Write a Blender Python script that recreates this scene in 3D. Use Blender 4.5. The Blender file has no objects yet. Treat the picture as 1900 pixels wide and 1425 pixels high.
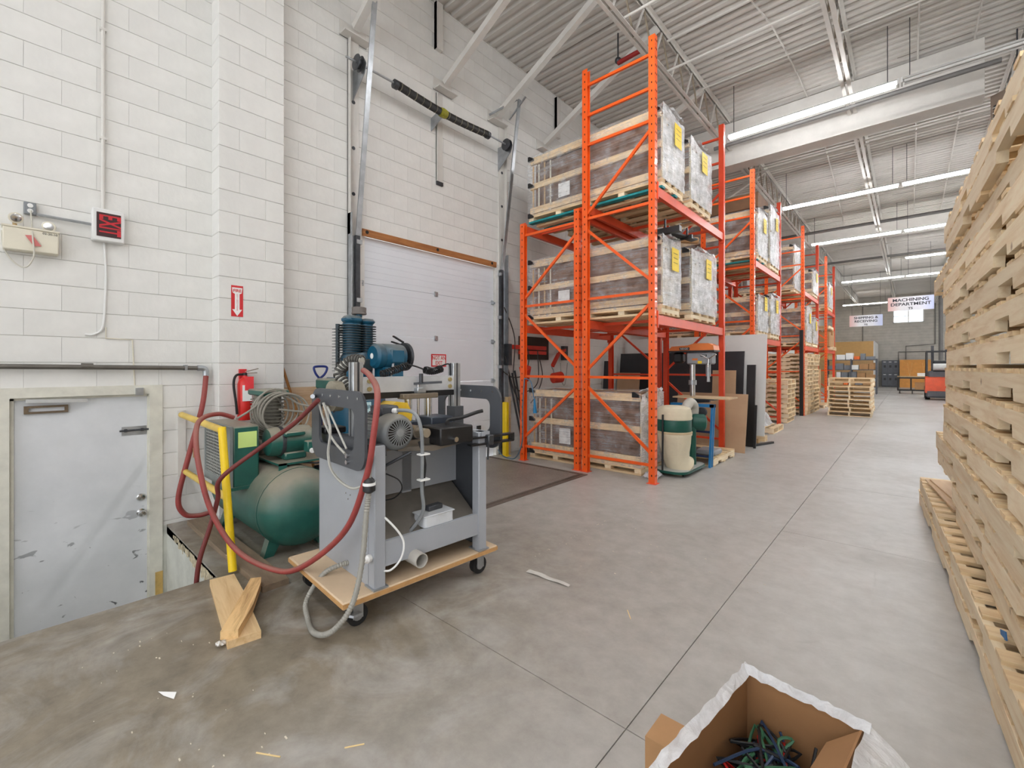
import bpy, math, random
from mathutils import Vector, Matrix
random.seed(7)
SC = bpy.context.scene
COL = SC.collection

# ------------------------------------------------------------------ camera, world, exposure
cam_d = bpy.data.cameras.new('camera'); cam = bpy.data.objects.new('camera', cam_d); COL.objects.link(cam)
cam_d.sensor_width = 36.0; cam_d.lens = 826.0 / 1900.0 * 36.0
cam_d.shift_y = -(712.5 - 681.0) / 1900.0
cam_d.clip_start = 0.05; cam_d.clip_end = 200
cam.location = (0, 0, 1.42)
cam.rotation_euler = (math.radians(90), 0, math.atan2(738, 826))
SC.camera = cam
SC.view_settings.view_transform = 'Standard'; SC.view_settings.look = 'None'
SC.view_settings.gamma = 1.0; SC.view_settings.use_curve_mapping = False
SC.view_settings.exposure = 0.66
wd = bpy.data.worlds.new('daylight'); SC.world = wd; wd.use_nodes = True
bgn = wd.node_tree.nodes['Background']; bgn.inputs[0].default_value = (0.95, 0.97, 1.0, 1); bgn.inputs[1].default_value = 1.35
TUBE_POWER = 34.0     # emission of the lit fluorescent tubes

# ------------------------------------------------------------------ materials
def lin(c):
    c = c / 255.0
    return c / 12.92 if c <= 0.04045 else ((c + 0.055) / 1.055) ** 2.4
def rgb(r, g, b): return (lin(r), lin(g), lin(b), 1)
MATS = {}
def nd(t, typ, **kw):
    n = t.nodes.new(typ)
    for k, v in kw.items(): setattr(n, k, v)
    return n
def mixcol(t, fac, a, b, blend='MIX'):
    m = nd(t, 'ShaderNodeMix', data_type='RGBA', blend_type=blend)
    for sock, val in ((m.inputs['Factor'], fac), (m.inputs['A'], a), (m.inputs['B'], b)):
        if hasattr(val, 'is_output'): t.links.new(val, sock)
        else: sock.default_value = val
    return m.outputs['Result']
def ramp(t, fac, stops):
    r = nd(t, 'ShaderNodeValToRGB'); e = r.color_ramp.elements
    e[0].position, e[0].color = stops[0]; e[1].position, e[1].color = stops[-1]
    for p, c in stops[1:-1]:
        k = e.new(p); k.color = c
    t.links.new(fac, r.inputs[0]); return r.outputs[0]
def noise(t, vec, scale, detail=4, rough=.6, dist=0):
    n = nd(t, 'ShaderNodeTexNoise'); n.inputs['Scale'].default_value = scale
    n.inputs['Detail'].default_value = detail; n.inputs['Roughness'].default_value = rough; n.inputs['Distortion'].default_value = dist
    t.links.new(vec, n.inputs['Vector']); return n.outputs[0]
def coords(t, stretch=(1, 1, 1), which='Object'):
    tc = nd(t, 'ShaderNodeTexCoord'); mp = nd(t, 'ShaderNodeMapping'); mp.inputs['Scale'].default_value = stretch
    t.links.new(tc.outputs[which], mp.inputs['Vector']); return mp.outputs[0]
def base(name):
    m = bpy.data.materials.new(name); m.use_nodes = True; t = m.node_tree
    return m, t, t.nodes['Principled BSDF']
def M(name, col, rough=.5, metal=0.0, var=.12, scale=6, bump=0, stretch=(1, 1, 1), rand=0.0, dust=0, coat=0):
    """plain painted / plastic / metal surface with procedural mottling"""
    if name in MATS: return MATS[name]
    m, t, p = base(name); c = rgb(*col)
    vec = coords(t, stretch); n = noise(t, vec, scale)
    lo = tuple(max(0, x * (1 - var)) for x in c[:3]) + (1,); hi = tuple(min(1, x * (1 + var)) for x in c[:3]) + (1,)
    out = ramp(t, n, [(.3, lo), (.7, hi)])
    if rand:
        oi = nd(t, 'ShaderNodeObjectInfo'); mr = nd(t, 'ShaderNodeMapRange')
        mr.inputs['To Min'].default_value = 1 - rand; mr.inputs['To Max'].default_value = 1 + rand
        t.links.new(oi.outputs['Random'], mr.inputs['Value'])
        out = mixcol(t, 1.0, out, mr.outputs[0], 'MULTIPLY')
    if dust:
        g = nd(t, 'ShaderNodeNewGeometry'); sx = nd(t, 'ShaderNodeSeparateXYZ'); t.links.new(g.outputs['Normal'], sx.inputs[0])
        n2 = noise(t, vec, 3.0); mm = nd(t, 'ShaderNodeMath', operation='MULTIPLY'); t.links.new(sx.outputs['Z'], mm.inputs[0]); t.links.new(n2, mm.inputs[1])
        f = nd(t, 'ShaderNodeMapRange'); f.inputs['From Min'].default_value = .02; f.inputs['From Max'].default_value = .42; f.inputs['To Max'].default_value = dust
        t.links.new(mm.outputs[0], f.inputs['Value'])
        out = mixcol(t, f.outputs[0], out, rgb(150, 142, 126))
    t.links.new(out, p.inputs['Base Color'])
    p.inputs['Roughness'].default_value = rough; p.inputs['Metallic'].default_value = metal
    if coat: p.inputs['Coat Weight'].default_value = coat
    if bump:
        b = nd(t, 'ShaderNodeBump'); b.inputs['Strength'].default_value = bump; b.inputs['Distance'].default_value = .01
        t.links.new(noise(t, vec, scale * 4), b.inputs['Height']); t.links.new(b.outputs[0], p.inputs['Normal'])
    MATS[name] = m; return m
def wood(name, c1, c2, axis, rough=.7, rand=.12, knots=True):
    if name in MATS: return MATS[name]
    m, t, p = base(name)
    st = [14, 14, 14]; st['xyz'.index(axis)] = 1.2
    oi = nd(t, 'ShaderNodeObjectInfo'); tc = nd(t, 'ShaderNodeTexCoord'); ad = nd(t, 'ShaderNodeVectorMath', operation='ADD')
    sc = nd(t, 'ShaderNodeVectorMath', operation='SCALE'); sc.inputs[0].default_value = (37, 53, 71); t.links.new(oi.outputs['Random'], sc.inputs['Scale'])
    t.links.new(tc.outputs['Object'], ad.inputs[0]); t.links.new(sc.outputs[0], ad.inputs[1])
    mp = nd(t, 'ShaderNodeMapping'); mp.inputs['Scale'].default_value = st; t.links.new(ad.outputs[0], mp.inputs['Vector'])
    n = noise(t, mp.outputs[0], 1.6, 6, .65, .6)
    out = ramp(t, n, [(.28, rgb(*c2)), (.55, rgb(*c1)), (.8, rgb(*[min(255, x + 10) for x in c1]))])
    if knots:
        v = nd(t, 'ShaderNodeTexVoronoi'); v.inputs['Scale'].default_value = 3.5; t.links.new(ad.outputs[0], v.inputs['Vector'])
        f = ramp(t, v.outputs['Distance'], [(.0, (1, 1, 1, 1)), (.045, (.5, .5, .5, 1)), (.075, (0, 0, 0, 1))])
        out = mixcol(t, f, out, rgb(120, 84, 52))
    mr = nd(t, 'ShaderNodeMapRange'); mr.inputs['To Min'].default_value = 1 - rand; mr.inputs['To Max'].default_value = 1 + rand * .6
    t.links.new(oi.outputs['Random'], mr.inputs['Value']); out = mixcol(t, 1.0, out, mr.outputs[0], 'MULTIPLY')
    t.links.new(out, p.inputs['Base Color']); p.inputs['Roughness'].default_value = rough
    b = nd(t, 'ShaderNodeBump'); b.inputs['Strength'].default_value = .25; b.inputs['Distance'].default_value = .004
    t.links.new(n, b.inputs['Height']); t.links.new(b.outputs[0], p.inputs['Normal'])
    MATS[name] = m; return m
def emit(name, col, s):
    m, t, p = base(name); p.inputs['Base Color'].default_value = rgb(*col)
    p.inputs['Emission Color'].default_value = rgb(*col); p.inputs['Emission Strength'].default_value = s
    MATS[name] = m; return m
def film(name, alpha, tint=(236, 238, 240), rough=.18, st=(2, 2, 26), lo=.0, bs=.7):
    """stretch film: streaky, partly see-through, shiny"""
    m, t, p = base(name); vec = coords(t, st); n = noise(t, vec, 1.5, 6, .7, 1.2); n2 = noise(t, coords(t, (3, 3, 3)), 2.2, 3)
    a = nd(t, 'ShaderNodeMath', operation='MULTIPLY'); t.links.new(n, a.inputs[0]); t.links.new(n2, a.inputs[1])
    mr = nd(t, 'ShaderNodeMapRange'); mr.inputs['From Min'].default_value = .12; mr.inputs['From Max'].default_value = .42
    mr.inputs['To Min'].default_value = lo; mr.inputs['To Max'].default_value = alpha
    t.links.new(a.outputs[0], mr.inputs['Value']); t.links.new(mr.outputs[0], p.inputs['Alpha'])
    p.inputs['Base Color'].default_value = rgb(*tint); p.inputs['Roughness'].default_value = rough
    b = nd(t, 'ShaderNodeBump'); b.inputs['Strength'].default_value = bs; b.inputs['Distance'].default_value = .02
    t.links.new(n, b.inputs['Height']); t.links.new(b.outputs[0], p.inputs['Normal'])
    MATS[name] = m; return m

# floor concrete
def mk_concrete():
    m, t, p = base('concrete_floor'); vec = coords(t)
    n1 = noise(t, vec, .55, 5, .6, .5); n2 = noise(t, vec, 7, 6, .7); n3 = noise(t, vec, 1.7, 6, .65, 1.5)
    out = ramp(t, n1, [(.3, rgb(168, 165, 160)), (.5, rgb(181, 179, 175)), (.72, rgb(190, 189, 186))])
    out = mixcol(t, .3, out, ramp(t, n2, [(.3, rgb(132, 127, 120)), (.7, rgb(200, 198, 194))]))
    # old brown oil staining on the slab round the machines
    sx = nd(t, 'ShaderNodeSeparateXYZ'); t.links.new(vec, sx.inputs[0])
    mx = nd(t, 'ShaderNodeMapRange'); mx.inputs['From Min'].default_value = -.5; mx.inputs['From Max'].default_value = -2.1; t.links.new(sx.outputs['X'], mx.inputs['Value'])
    my = nd(t, 'ShaderNodeMapRange'); my.inputs['From Min'].default_value = 4.5; my.inputs['From Max'].default_value = 1.4; t.links.new(sx.outputs['Y'], my.inputs['Value'])
    a = nd(t, 'ShaderNodeMath', operation='MULTIPLY'); t.links.new(mx.outputs[0], a.inputs[0]); t.links.new(my.outputs[0], a.inputs[1])
    st = ramp(t, n3, [(.3, (.4, .4, .4, 1)), (.55, (1, 1, 1, 1))])
    b = nd(t, 'ShaderNodeMath', operation='MULTIPLY'); t.links.new(a.outputs[0], b.inputs[0]); t.links.new(st, b.inputs[1])
    b2 = nd(t, 'ShaderNodeMath', operation='MULTIPLY'); t.links.new(b.outputs[0], b2.inputs[0]); b2.inputs[1].default_value = .92
    out = mixcol(t, b2.outputs[0], out, ramp(t, n2, [(.3, rgb(102, 92, 77)), (.7, rgb(140, 128, 109))]))
    # scuffs
    w = nd(t, 'ShaderNodeTexVoronoi', feature='DISTANCE_TO_EDGE'); w.inputs['Scale'].default_value = .9
    dv = mixcol(t, .35, vec, nd_color_noise(t, vec)); t.links.new(dv, w.inputs['Vector'])
    sc = ramp(t, w.outputs['Distance'], [(.0, (1, 1, 1, 1)), (.006, (.0, .0, .0, 1))])
    k = nd(t, 'ShaderNodeMath', operation='MULTIPLY'); t.links.new(sc, k.inputs[0]); t.links.new(ramp(t, n1, [(.5, (0, 0, 0, 1)), (.7, (.55, .55, .55, 1))]), k.inputs[1])
    out = mixcol(t, k.outputs[0], out, rgb(120, 114, 106))
    t.links.new(out, p.inputs['Base Color'])
    p.inputs['Roughness'].default_value = .42
    rr = ramp(t, n1, [(.3, (.5, .5, .5, 1)), (.7, (.3, .3, .3, 1))]); t.links.new(rr, p.inputs['Roughness'])
    bp = nd(t, 'ShaderNodeBump'); bp.inputs['Strength'].default_value = .12; bp.inputs['Distance'].default_value = .004
    t.links.new(n2, bp.inputs['Height']); t.links.new(bp.outputs[0], p.inputs['Normal'])
    MATS['concrete_floor'] = m; return m
def nd_color_noise(t, vec):
    n = nd(t, 'ShaderNodeTexNoise'); n.inputs['Scale'].default_value = .8; n.inputs['Detail'].default_value = 5
    t.links.new(vec, n.inputs['Vector']); return n.outputs['Color']
CONC = mk_concrete()
PAINTW = M('white_block_paint', (226, 225, 221), .75, var=.05, scale=3.5, bump=.25, rand=.02)
MORTAR = M('grey_mortar', (208, 206, 199), .9, var=.15, scale=9)
WHITE = M('white_paint', (228, 228, 226), .5, var=.04, scale=4)
STEELW = M('white_painted_steel', (216, 213, 207), .5, var=.06, scale=5)
DECK = M('painted_roof_deck', (206, 202, 196), .55, var=.07, scale=1.3)
DARK = M('dark_gap', (40, 38, 36), .9)
PITW = M('stained_plaster', (206, 207, 198), .8, var=.14, scale=4, bump=.4)
ORANGE = M('rack_orange', (244, 96, 28), .35, var=.07, scale=5, coat=.2)
RED_O = M('beam_orange_red', (228, 82, 44), .4, var=.08, scale=4)
HOLE = M('dark_hole', (48, 22, 12), .9)
GALV = M('galvanised_steel', (178, 182, 186), .35, .75, var=.2, scale=9)
DKST = M('dark_steel', (74, 76, 80), .4, .6, var=.25, scale=8)
BLACK = M('black_plastic', (24, 24, 26), .4, var=.2)
RUBBER = M('black_rubber', (30, 30, 31), .7, var=.2)
CHROME = M('bright_steel', (205, 205, 205), .2, 1.0, var=.08)
GREYM = M('machine_grey', (162, 166, 172), .45, var=.05, scale=3)
DGREY = M('machine_dark_grey', (72, 75, 80), .4, var=.1, scale=4)
CHUTE = M('bare_steel_sheet', (132, 126, 118), .4, .5, var=.22, scale=3)
GREEN = M('compressor_green', (36, 92, 82), .4, var=.2, scale=5, dust=.9)
TEAL = M('compressor_blue', (14, 84, 112), .4, var=.18, scale=6, dust=.5)
FINS = M('dark_cast_fins', (62, 72, 76), .55, .4, var=.25, scale=8, dust=.5)
YELLOW = M('safety_yellow', (240, 204, 22), .4, var=.08, scale=5)
YELPALE = M('worn_yellow', (222, 190, 92), .5, var=.14, scale=6)
HOSE = M('red_rubber_hose', (150, 62, 58), .6, var=.16, scale=9, dust=.35)
REDP = M('red_paint', (214, 40, 34), .4, var=.08)
SIGNR = M('sign_red', (206, 40, 46), .5, var=.04)
PAPERW = M('white_sheet', (238, 238, 236), .6, var=.02)
YPAPER = M('yellow_paper', (250, 214, 30), .6, var=.03)
NOTE = M('pale_green_note', (206, 232, 140), .7, var=.03)
CARD = M('cardboard', (176, 134, 92), .8, var=.1, scale=5, rand=.1)
CARDD = M('dark_kraft', (116, 86, 66), .75, var=.55, scale=2.2, stretch=(.35, 1, 14), rand=.15)
KRAFT = M('brown_kraft', (152, 118, 86), .75, var=.18, scale=3, stretch=(.8, 1, 8), rand=.12)
OFFW = M('off_white_plastic', (222, 216, 198), .5, var=.05)
PALX = wood('pallet_wood_x', (240, 214, 172), (216, 180, 132), 'x')
PALY = wood('pallet_wood_y', (248, 230, 198), (230, 202, 162), 'y')
BATT = wood('batten_wood', (206, 170, 120), (176, 134, 84), 'x')
PLY = wood('plywood', (206, 172, 130), (186, 148, 104), 'x', knots=False)
PLYZ = wood('plywood_upright', (214, 184, 146), (190, 152, 112), 'y', knots=False)
MDF = M('fibreboard', (190, 160, 128), .8, var=.06, scale=4)
TIMB = wood('rough_timber', (228, 198, 152), (206, 168, 118), 'x')
HEADW = wood('header_timber', (178, 118, 66), (140, 84, 42), 'y')
BROOM = wood('broom_wood', (176, 122, 60), (150, 96, 40), 'z', knots=False)
TEALW = M('teal_painted_wood', (22, 138, 142), .6, var=.2)
FILMS = film('stretch_film_side', .5, rough=.2, st=(.5, 2, 46), lo=.0)
FILME = film('stretch_film_end', .9, (250, 251, 254), .28, (7, 7, 45), .2, .35)
FILMW = film('white_film', 1.0, (236, 238, 242), .2, (9, 9, 9), .6)
LIT = emit('lit_tube', (252, 253, 255), TUBE_POWER)

# ------------------------------------------------------------------ mesh builder
ORG = {}
class MB:
    def __init__(s): s.v = []; s.f = []
    def add(s, vs, fs):
        o = len(s.v); s.v += [Vector(p) for p in vs]; s.f += [tuple(o + i for i in f) for f in fs]; return s
    def box(s, x0, x1, y0, y1, z0, z1, b=0, M4=None):
        if x0 > x1: x0, x1 = x1, x0
        if y0 > y1: y0, y1 = y1, y0
        if z0 > z1: z0, z1 = z1, z0
        if not b:
            vs = [(x, y, z) for z in (z0, z1) for y in (y0, y1) for x in (x0, x1)]
            fs = [(0, 2, 3, 1), (4, 5, 7, 6), (0, 1, 5, 4), (2, 6, 7, 3), (0, 4, 6, 2), (1, 3, 7, 5)]
        else:
            b = min(b, (x1 - x0) * .45, (y1 - y0) * .45, (z1 - z0) * .45)
            def rc(d): return [(x0 + d, y0), (x1 - d, y0), (x1, y0 + d), (x1, y1 - d), (x1 - d, y1), (x0 + d, y1), (x0, y1 - d), (x0, y0 + d)]
            def inn(): return [(x0 + b, y0 + b), (x1 - b, y0 + b), (x1 - b, y0 + b), (x1 - b, y1 - b), (x1 - b, y1 - b), (x0 + b, y1 - b), (x0 + b, y1 - b), (x0 + b, y0 + b)]
            r = rc(b); i4 = [(x0 + b, y0 + b), (x1 - b, y0 + b), (x1 - b, y1 - b), (x0 + b, y1 - b)]
            vs = [(x, y, z0) for x, y in i4] + [(x, y, z0 + b) for x, y in r] + [(x, y, z1 - b) for x, y in r] + [(x, y, z1) for x, y in i4]
            fs = [(3, 2, 1, 0), (20, 21, 22, 23)]
            for k in range(8): fs.append((4 + k, 4 + (k + 1) % 8, 12 + (k + 1) % 8, 12 + k))
            for k in range(4):
                a, c = 4 + 2 * k, 4 + 2 * k + 1; nx = (k + 1) % 4
                fs.append((k, nx, c, a)); fs.append((12 + 2 * k, 12 + 2 * k + 1, 20 + nx, 20 + k))
                fs.append((nx, 4 + (2 * k + 2) % 8, c)); fs.append((12 + 2 * k + 1, 12 + (2 * k + 2) % 8, 20 + nx))
        if M4 is not None: vs = [M4 @ Vector(p) for p in vs]
        return s.add(vs, fs)
    def bar(s, p, q, w, h, up=(0, 0, 1)):
        p, q = Vector(p), Vector(q); d = (q - p).normalized(); u = Vector(up)
        if abs(d.dot(u)) > .98: u = Vector((1, 0, 0))
        a = d.cross(u).normalized(); c = a.cross(d)
        vs = [o + a * sa * w / 2 + c * sc * h / 2 for o in (p, q) for sa, sc in ((-1, -1), (1, -1), (1, 1), (-1, 1))]
        return s.add(vs, [(0, 1, 2, 3), (7, 6, 5, 4), (0, 4, 5, 1), (1, 5, 6, 2), (2, 6, 7, 3), (3, 7, 4, 0)])
    def cyl(s, p, q, r, r2=None, n=16, cap=True):
        return s.tube([p, q], r, n, r2=r2, cap=cap)
    def tube(s, pts, r, n=8, r2=None, cap=True, radii=None):
        P = [Vector(p) for p in pts]; rings = []; prev = None
        for i, p in enumerate(P):
            d = ((P[min(i + 1, len(P) - 1)] - P[max(i - 1, 0)])).normalized()
            if prev is None:
                u = Vector((0, 0, 1)) if abs(d.z) < .9 else Vector((1, 0, 0)); a = d.cross(u).normalized()
            else:
                a = (prev - d * prev.dot(d)).normalized()
            prev = a; c = d.cross(a)
            rr = radii[i] if radii else (r if r2 is None else r + (r2 - r) * i / (len(P) - 1))
            rings.append([p + (a * math.cos(2 * math.pi * k / n) + c * math.sin(2 * math.pi * k / n)) * rr for k in range(n)])
        vs = [v for rg in rings for v in rg]; fs = []
        for i in range(len(P) - 1):
            for k in range(n): fs.append((i * n + k, i * n + (k + 1) % n, (i + 1) * n + (k + 1) % n, (i + 1) * n + k))
        if cap: fs.append(tuple(range(n - 1, -1, -1))); fs.append(tuple(range((len(P) - 1) * n, len(P) * n)))
        return s.add(vs, fs)
    def lathe(s, prof, o, axis=(0, 0, 1), n=24):
        o = Vector(o); d = Vector(axis).normalized()
        return s.tube([o + d * h for r, h in prof], 0, n, radii=[max(r, 1e-4) for r, h in prof]) if all(prof[i][1] != prof[i + 1][1] for i in range(len(prof) - 1)) else s._lathe2(prof, o, d, n)
    def _lathe2(s, prof, o, d, n):
        u = Vector((0, 0, 1)) if abs(d.z) < .9 else Vector((1, 0, 0)); a = d.cross(u).normalized(); c = d.cross(a)
        vs = []; fs = []
        for r, h in prof:
            for k in range(n):
                t = 2 * math.pi * k / n; vs.append(o + d * h + (a * math.cos(t) + c * math.sin(t)) * max(r, 1e-4))
        for i in range(len(prof) - 1):
            for k in range(n): fs.append((i * n + k, i * n + (k + 1) % n, (i + 1) * n + (k + 1) % n, (i + 1) * n + k))
        fs.append(tuple(range(n - 1, -1, -1))); fs.append(tuple(range((len(prof) - 1) * n, len(prof) * n)))
        return s.add(vs, fs)
    def prism(s, poly, axis, a0, a1):
        def P(u, w, a): return {'x': (a, u, w), 'y': (u, a, w), 'z': (u, w, a)}[axis]
        n = len(poly); vs = [P(u, w, a0) for u, w in poly] + [P(u, w, a1) for u, w in poly]
        fs = [tuple(range(n)), tuple(range(2 * n - 1, n - 1, -1))] + [(i, i + n, (i + 1) % n + n, (i + 1) % n) for i in range(n)]
        return s.add(vs, fs)
    def ring(s, outer, inner, axis, a0, a1):
        def P(u, w, a): return {'x': (a, u, w), 'y': (u, a, w), 'z': (u, w, a)}[axis]
        n = len(outer); vs = [P(u, w, a) for a in (a0, a1) for lp in (outer, inner) for u, w in lp]; fs = []
        for i in range(n):
            j = (i + 1) % n
            fs += [(i, j, n + j, n + i), (2 * n + j, 2 * n + i, 3 * n + i, 3 * n + j), (j, i, 2 * n + i, 2 * n + j), (n + i, n + j, 3 * n + j, 3 * n + i)]
        return s.add(vs, fs)
    def sphere(s, c, r, sx=1, sy=1, sz=1, n=14, m=8):
        vs = []; fs = []
        for i in range(m + 1):
            th = math.pi * i / m
            for k in range(n):
                ph = 2 * math.pi * k / n; vs.append((c[0] + r * sx * max(math.sin(th), 1e-3) * math.cos(ph), c[1] + r * sy * max(math.sin(th), 1e-3) * math.sin(ph), c[2] + r * sz * math.cos(th)))
        for i in range(m):
            for k in range(n): fs.append((i * n + k, (i + 1) * n + k, (i + 1) * n + (k + 1) % n, i * n + (k + 1) % n))
        return s.add(vs, fs)
    def sheet(s, fn, nu, nv):
        """open surface patch: fn(u,v) -> point"""
        vs = [fn(i / nu, j / nv) for j in range(nv + 1) for i in range(nu + 1)]
        fs = [(j * (nu + 1) + i, j * (nu + 1) + i + 1, (j + 1) * (nu + 1) + i + 1, (j + 1) * (nu + 1) + i) for j in range(nv) for i in range(nu)]
        return s.add(vs, fs)
    def mesh(s, name, mat, org=Vector((0, 0, 0)), smooth=True):
        me = bpy.data.meshes.new(name); me.from_pydata([p - org for p in s.v], [], s.f)
        import bmesh
        bm = bmesh.new(); bm.from_mesh(me); bmesh.ops.recalc_face_normals(bm, faces=bm.faces); bm.to_mesh(me); bm.free()
        me.materials.append(mat)
        if smooth:
            me.polygons.foreach_set('use_smooth', [True] * len(me.polygons)); me.set_sharp_from_angle(angle=math.radians(38))
        return me
    def build(s, name, mat, parent=None, kind=None, label=None, smooth=True):
        org = Vector((0, 0, 0)); r = parent
        while r is not None:
            if r.name in ORG: org = ORG[r.name]; break
            r = r.parent
        if parent is None:
            lo = [min(p[i] for p in s.v) for i in range(3)]; hi = [max(p[i] for p in s.v) for i in range(3)]
            org = Vector(((lo[0] + hi[0]) / 2, (lo[1] + hi[1]) / 2, lo[2]))
        o = bpy.data.objects.new(name, s.mesh(name, mat, org, smooth)); COL.objects.link(o)
        if parent is not None: o.parent = parent
        else: o.location = org; ORG[o.name] = org
        if kind: o['kind'] = kind
        if label: o['label'] = label
        return o
def T(name, label, cat, loc=(0, 0, 0), rz=0, group=None, local=False, kind=None):
    """root Empty of a thing; local=True: its parts are given in its own frame"""
    o = bpy.data.objects.new(name, None); COL.objects.link(o); o.location = loc; o.rotation_euler = (0, 0, rz)
    if label: o['label'] = label
    if cat: o['category'] = cat
    if group: o['group'] = group
    if kind: o['kind'] = kind
    o.empty_display_size = .1
    ORG[o.name] = Vector((0, 0, 0)) if local else Vector(loc)
    return o
def tag(o, label, cat, group=None):
    o['label'] = label; o['category'] = cat
    if group: o['group'] = group
    return o
def struct(o): o['kind'] = 'structure'; return o
def inst(me, name, loc, parent=None, rz=0):
    o = bpy.data.objects.new(name, me); COL.objects.link(o); o.location = loc
    if rz: o.rotation_euler = (0, 0, rz)
    if parent is not None: o.parent = parent
    return o
def bx(*a, **k): return MB().box(*a, **k)
def spline(pts, k=8):
    P = [Vector(p) for p in pts]; out = []
    for i in range(len(P) - 1):
        p0, p1, p2, p3 = P[max(i - 1, 0)], P[i], P[i + 1], P[min(i + 2, len(P) - 1)]
        for j in range(k):
            t = j / k; t2, t3 = t * t, t * t * t
            out.append(.5 * ((2 * p1) + (p2 - p0) * t + (2 * p0 - 5 * p1 + 4 * p2 - p3) * t2 + (3 * p1 - p0 - 3 * p2 + p3) * t3))
    out.append(P[-1]); return out
def rrect(u0, u1, w0, w1, r, n=5):
    out = []
    for cx, cy, a in ((u1 - r, w1 - r, 0), (u0 + r, w1 - r, 90), (u0 + r, w0 + r, 180), (u1 - r, w0 + r, 270)):
        for k in range(n + 1):
            t = math.radians(a + 90 * k / n); out.append((cx + r * math.cos(t), cy + r * math.sin(t)))
    return out
ROTX = (math.radians(90), 0, math.radians(90))     # lettering on a face that looks along +x
ROTY = (math.radians(90), 0, 0)                    # lettering on a face that looks along -y
def text(body, loc, size, mat, parent, rot=ROTX, sx=1.0, bold=.0, align='CENTER', sub=None):
    c = bpy.data.curves.new('lettering', 'FONT'); c.body = body; c.size = size; c.align_x = align; c.align_y = 'CENTER'
    c.extrude = .0004; c.offset = bold; c.resolution_u = 3; c.space_line = .95
    tmp = bpy.data.objects.new('lettering', c); me = bpy.data.meshes.new_from_object(tmp); bpy.data.objects.remove(tmp)
    me.materials.clear(); me.materials.append(mat)
    o = bpy.data.objects.new('lettering', me); COL.objects.link(o)
    r = parent; org = Vector((0, 0, 0))
    while r is not None:
        if r.name in ORG: org = ORG[r.name]; break
        r = r.parent
    o.location = Vector(loc) - org; o.rotation_euler = rot; o.scale = (sx, 1, 1); o.parent = parent
    return o
ORD = ['lowest', 'second', 'third', 'fourth', 'fifth', 'sixth', 'seventh', 'eighth', 'ninth', 'tenth', 'eleventh', 'twelfth', 'thirteenth', 'fourteenth', 'fifteenth', 'sixteenth', 'seventeenth', 'topmost']

# ================================================================== STRUCTURE
YB, YF = -5.0, 42.0          # back opening and far wall
XL, XR = -5.0, 13.0
ZC = 6.56
DOOR_Y1 = .883
PX, PY0, PY1 = -3.5, -1.0, 0.92   # sunken landing in front of the door
# floor: dark bed under separate concrete slabs with open joints
fl = struct(MB().box(XL, PX, PY1, YF, -.08, -.012).box(PX, XR, YB, YF, -.08, -.012).box(XL, PX, YB, PY0, -.08, -.012).build('floor', MORTAR))
G = .0022
def slab(x0, x1, y0, y1, gl=G, gr=G, gb=G, gt=G):
    m = MB().box(x0 + gl, x1 - gr, y0 + gb, y1 - gt, -.011, 0)
    me = m.mesh('floor_slab', CONC, Vector((0, 0, 0)), False); o = bpy.data.objects.new('floor_slab', me); COL.objects.link(o)
    o.parent = fl; o.location = -ORG['floor']
slab(PX, -.83, YB, 1.6, gl=0); slab(XL, PX, PY1, 1.6, 0, 0, 0); slab(XL, PX, YB, PY0, 0, 0, 0, 0)
for y0, y1 in ((1.6, 6.47), (6.47, 11.4), (11.4, 16.3), (16.3, 21.2), (21.2, 26.1), (26.1, 31), (31, 36), (36, YF)): slab(XL, -.83, y0, y1)
for y0, y1 in ((YB, 1.6), (1.6, 4.44), (4.44, 6.49), (6.49, 11.4), (11.4, 16.3), (16.3, 21.2), (21.2, 26.1), (26.1, 31), (31, 36), (36, YF)):
    slab(-.83, 3.3, y0, y1); slab(3.3, 8, y0, y1); slab(8, XR, y0, y1)
pit = struct(MB().box(XL, PX, PY0, PY1, -1.0, -.87).build('floor_landing', CONC))
MB().box(XL - .02, PX, PY1, PY1 + .12, -.95, -.013).build('landing_wall', PITW, pit)
MB().box(PX, PX + .1, PY0, PY1, -.95, -.013).build('landing_wall', PITW, pit)
MB().box(XL, PX, PY0 - .1, PY0, -.95, -.013).build('landing_wall', PITW, pit)
MB().box(XL - .02, XL + .002, DOOR_Y1, PY1 + .1, -1.0, .0).build('landing_reveal', PITW, pit)
# chipped plaster nosing along the edge of the landing
mm = MB()
for i in range(26):
    x = XL + .25 + i * .045; mm.box(x, x + random.uniform(.015, .05), PY1 - .003, PY1 + .01, -.05 - random.random() * .05 - i * .002, -.02 - random.random() * .02)
mm.build('chipped_edge', M('exposed_aggregate', (196, 184, 156), .9, var=.4, scale=40), pit, kind='stuff')

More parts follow.
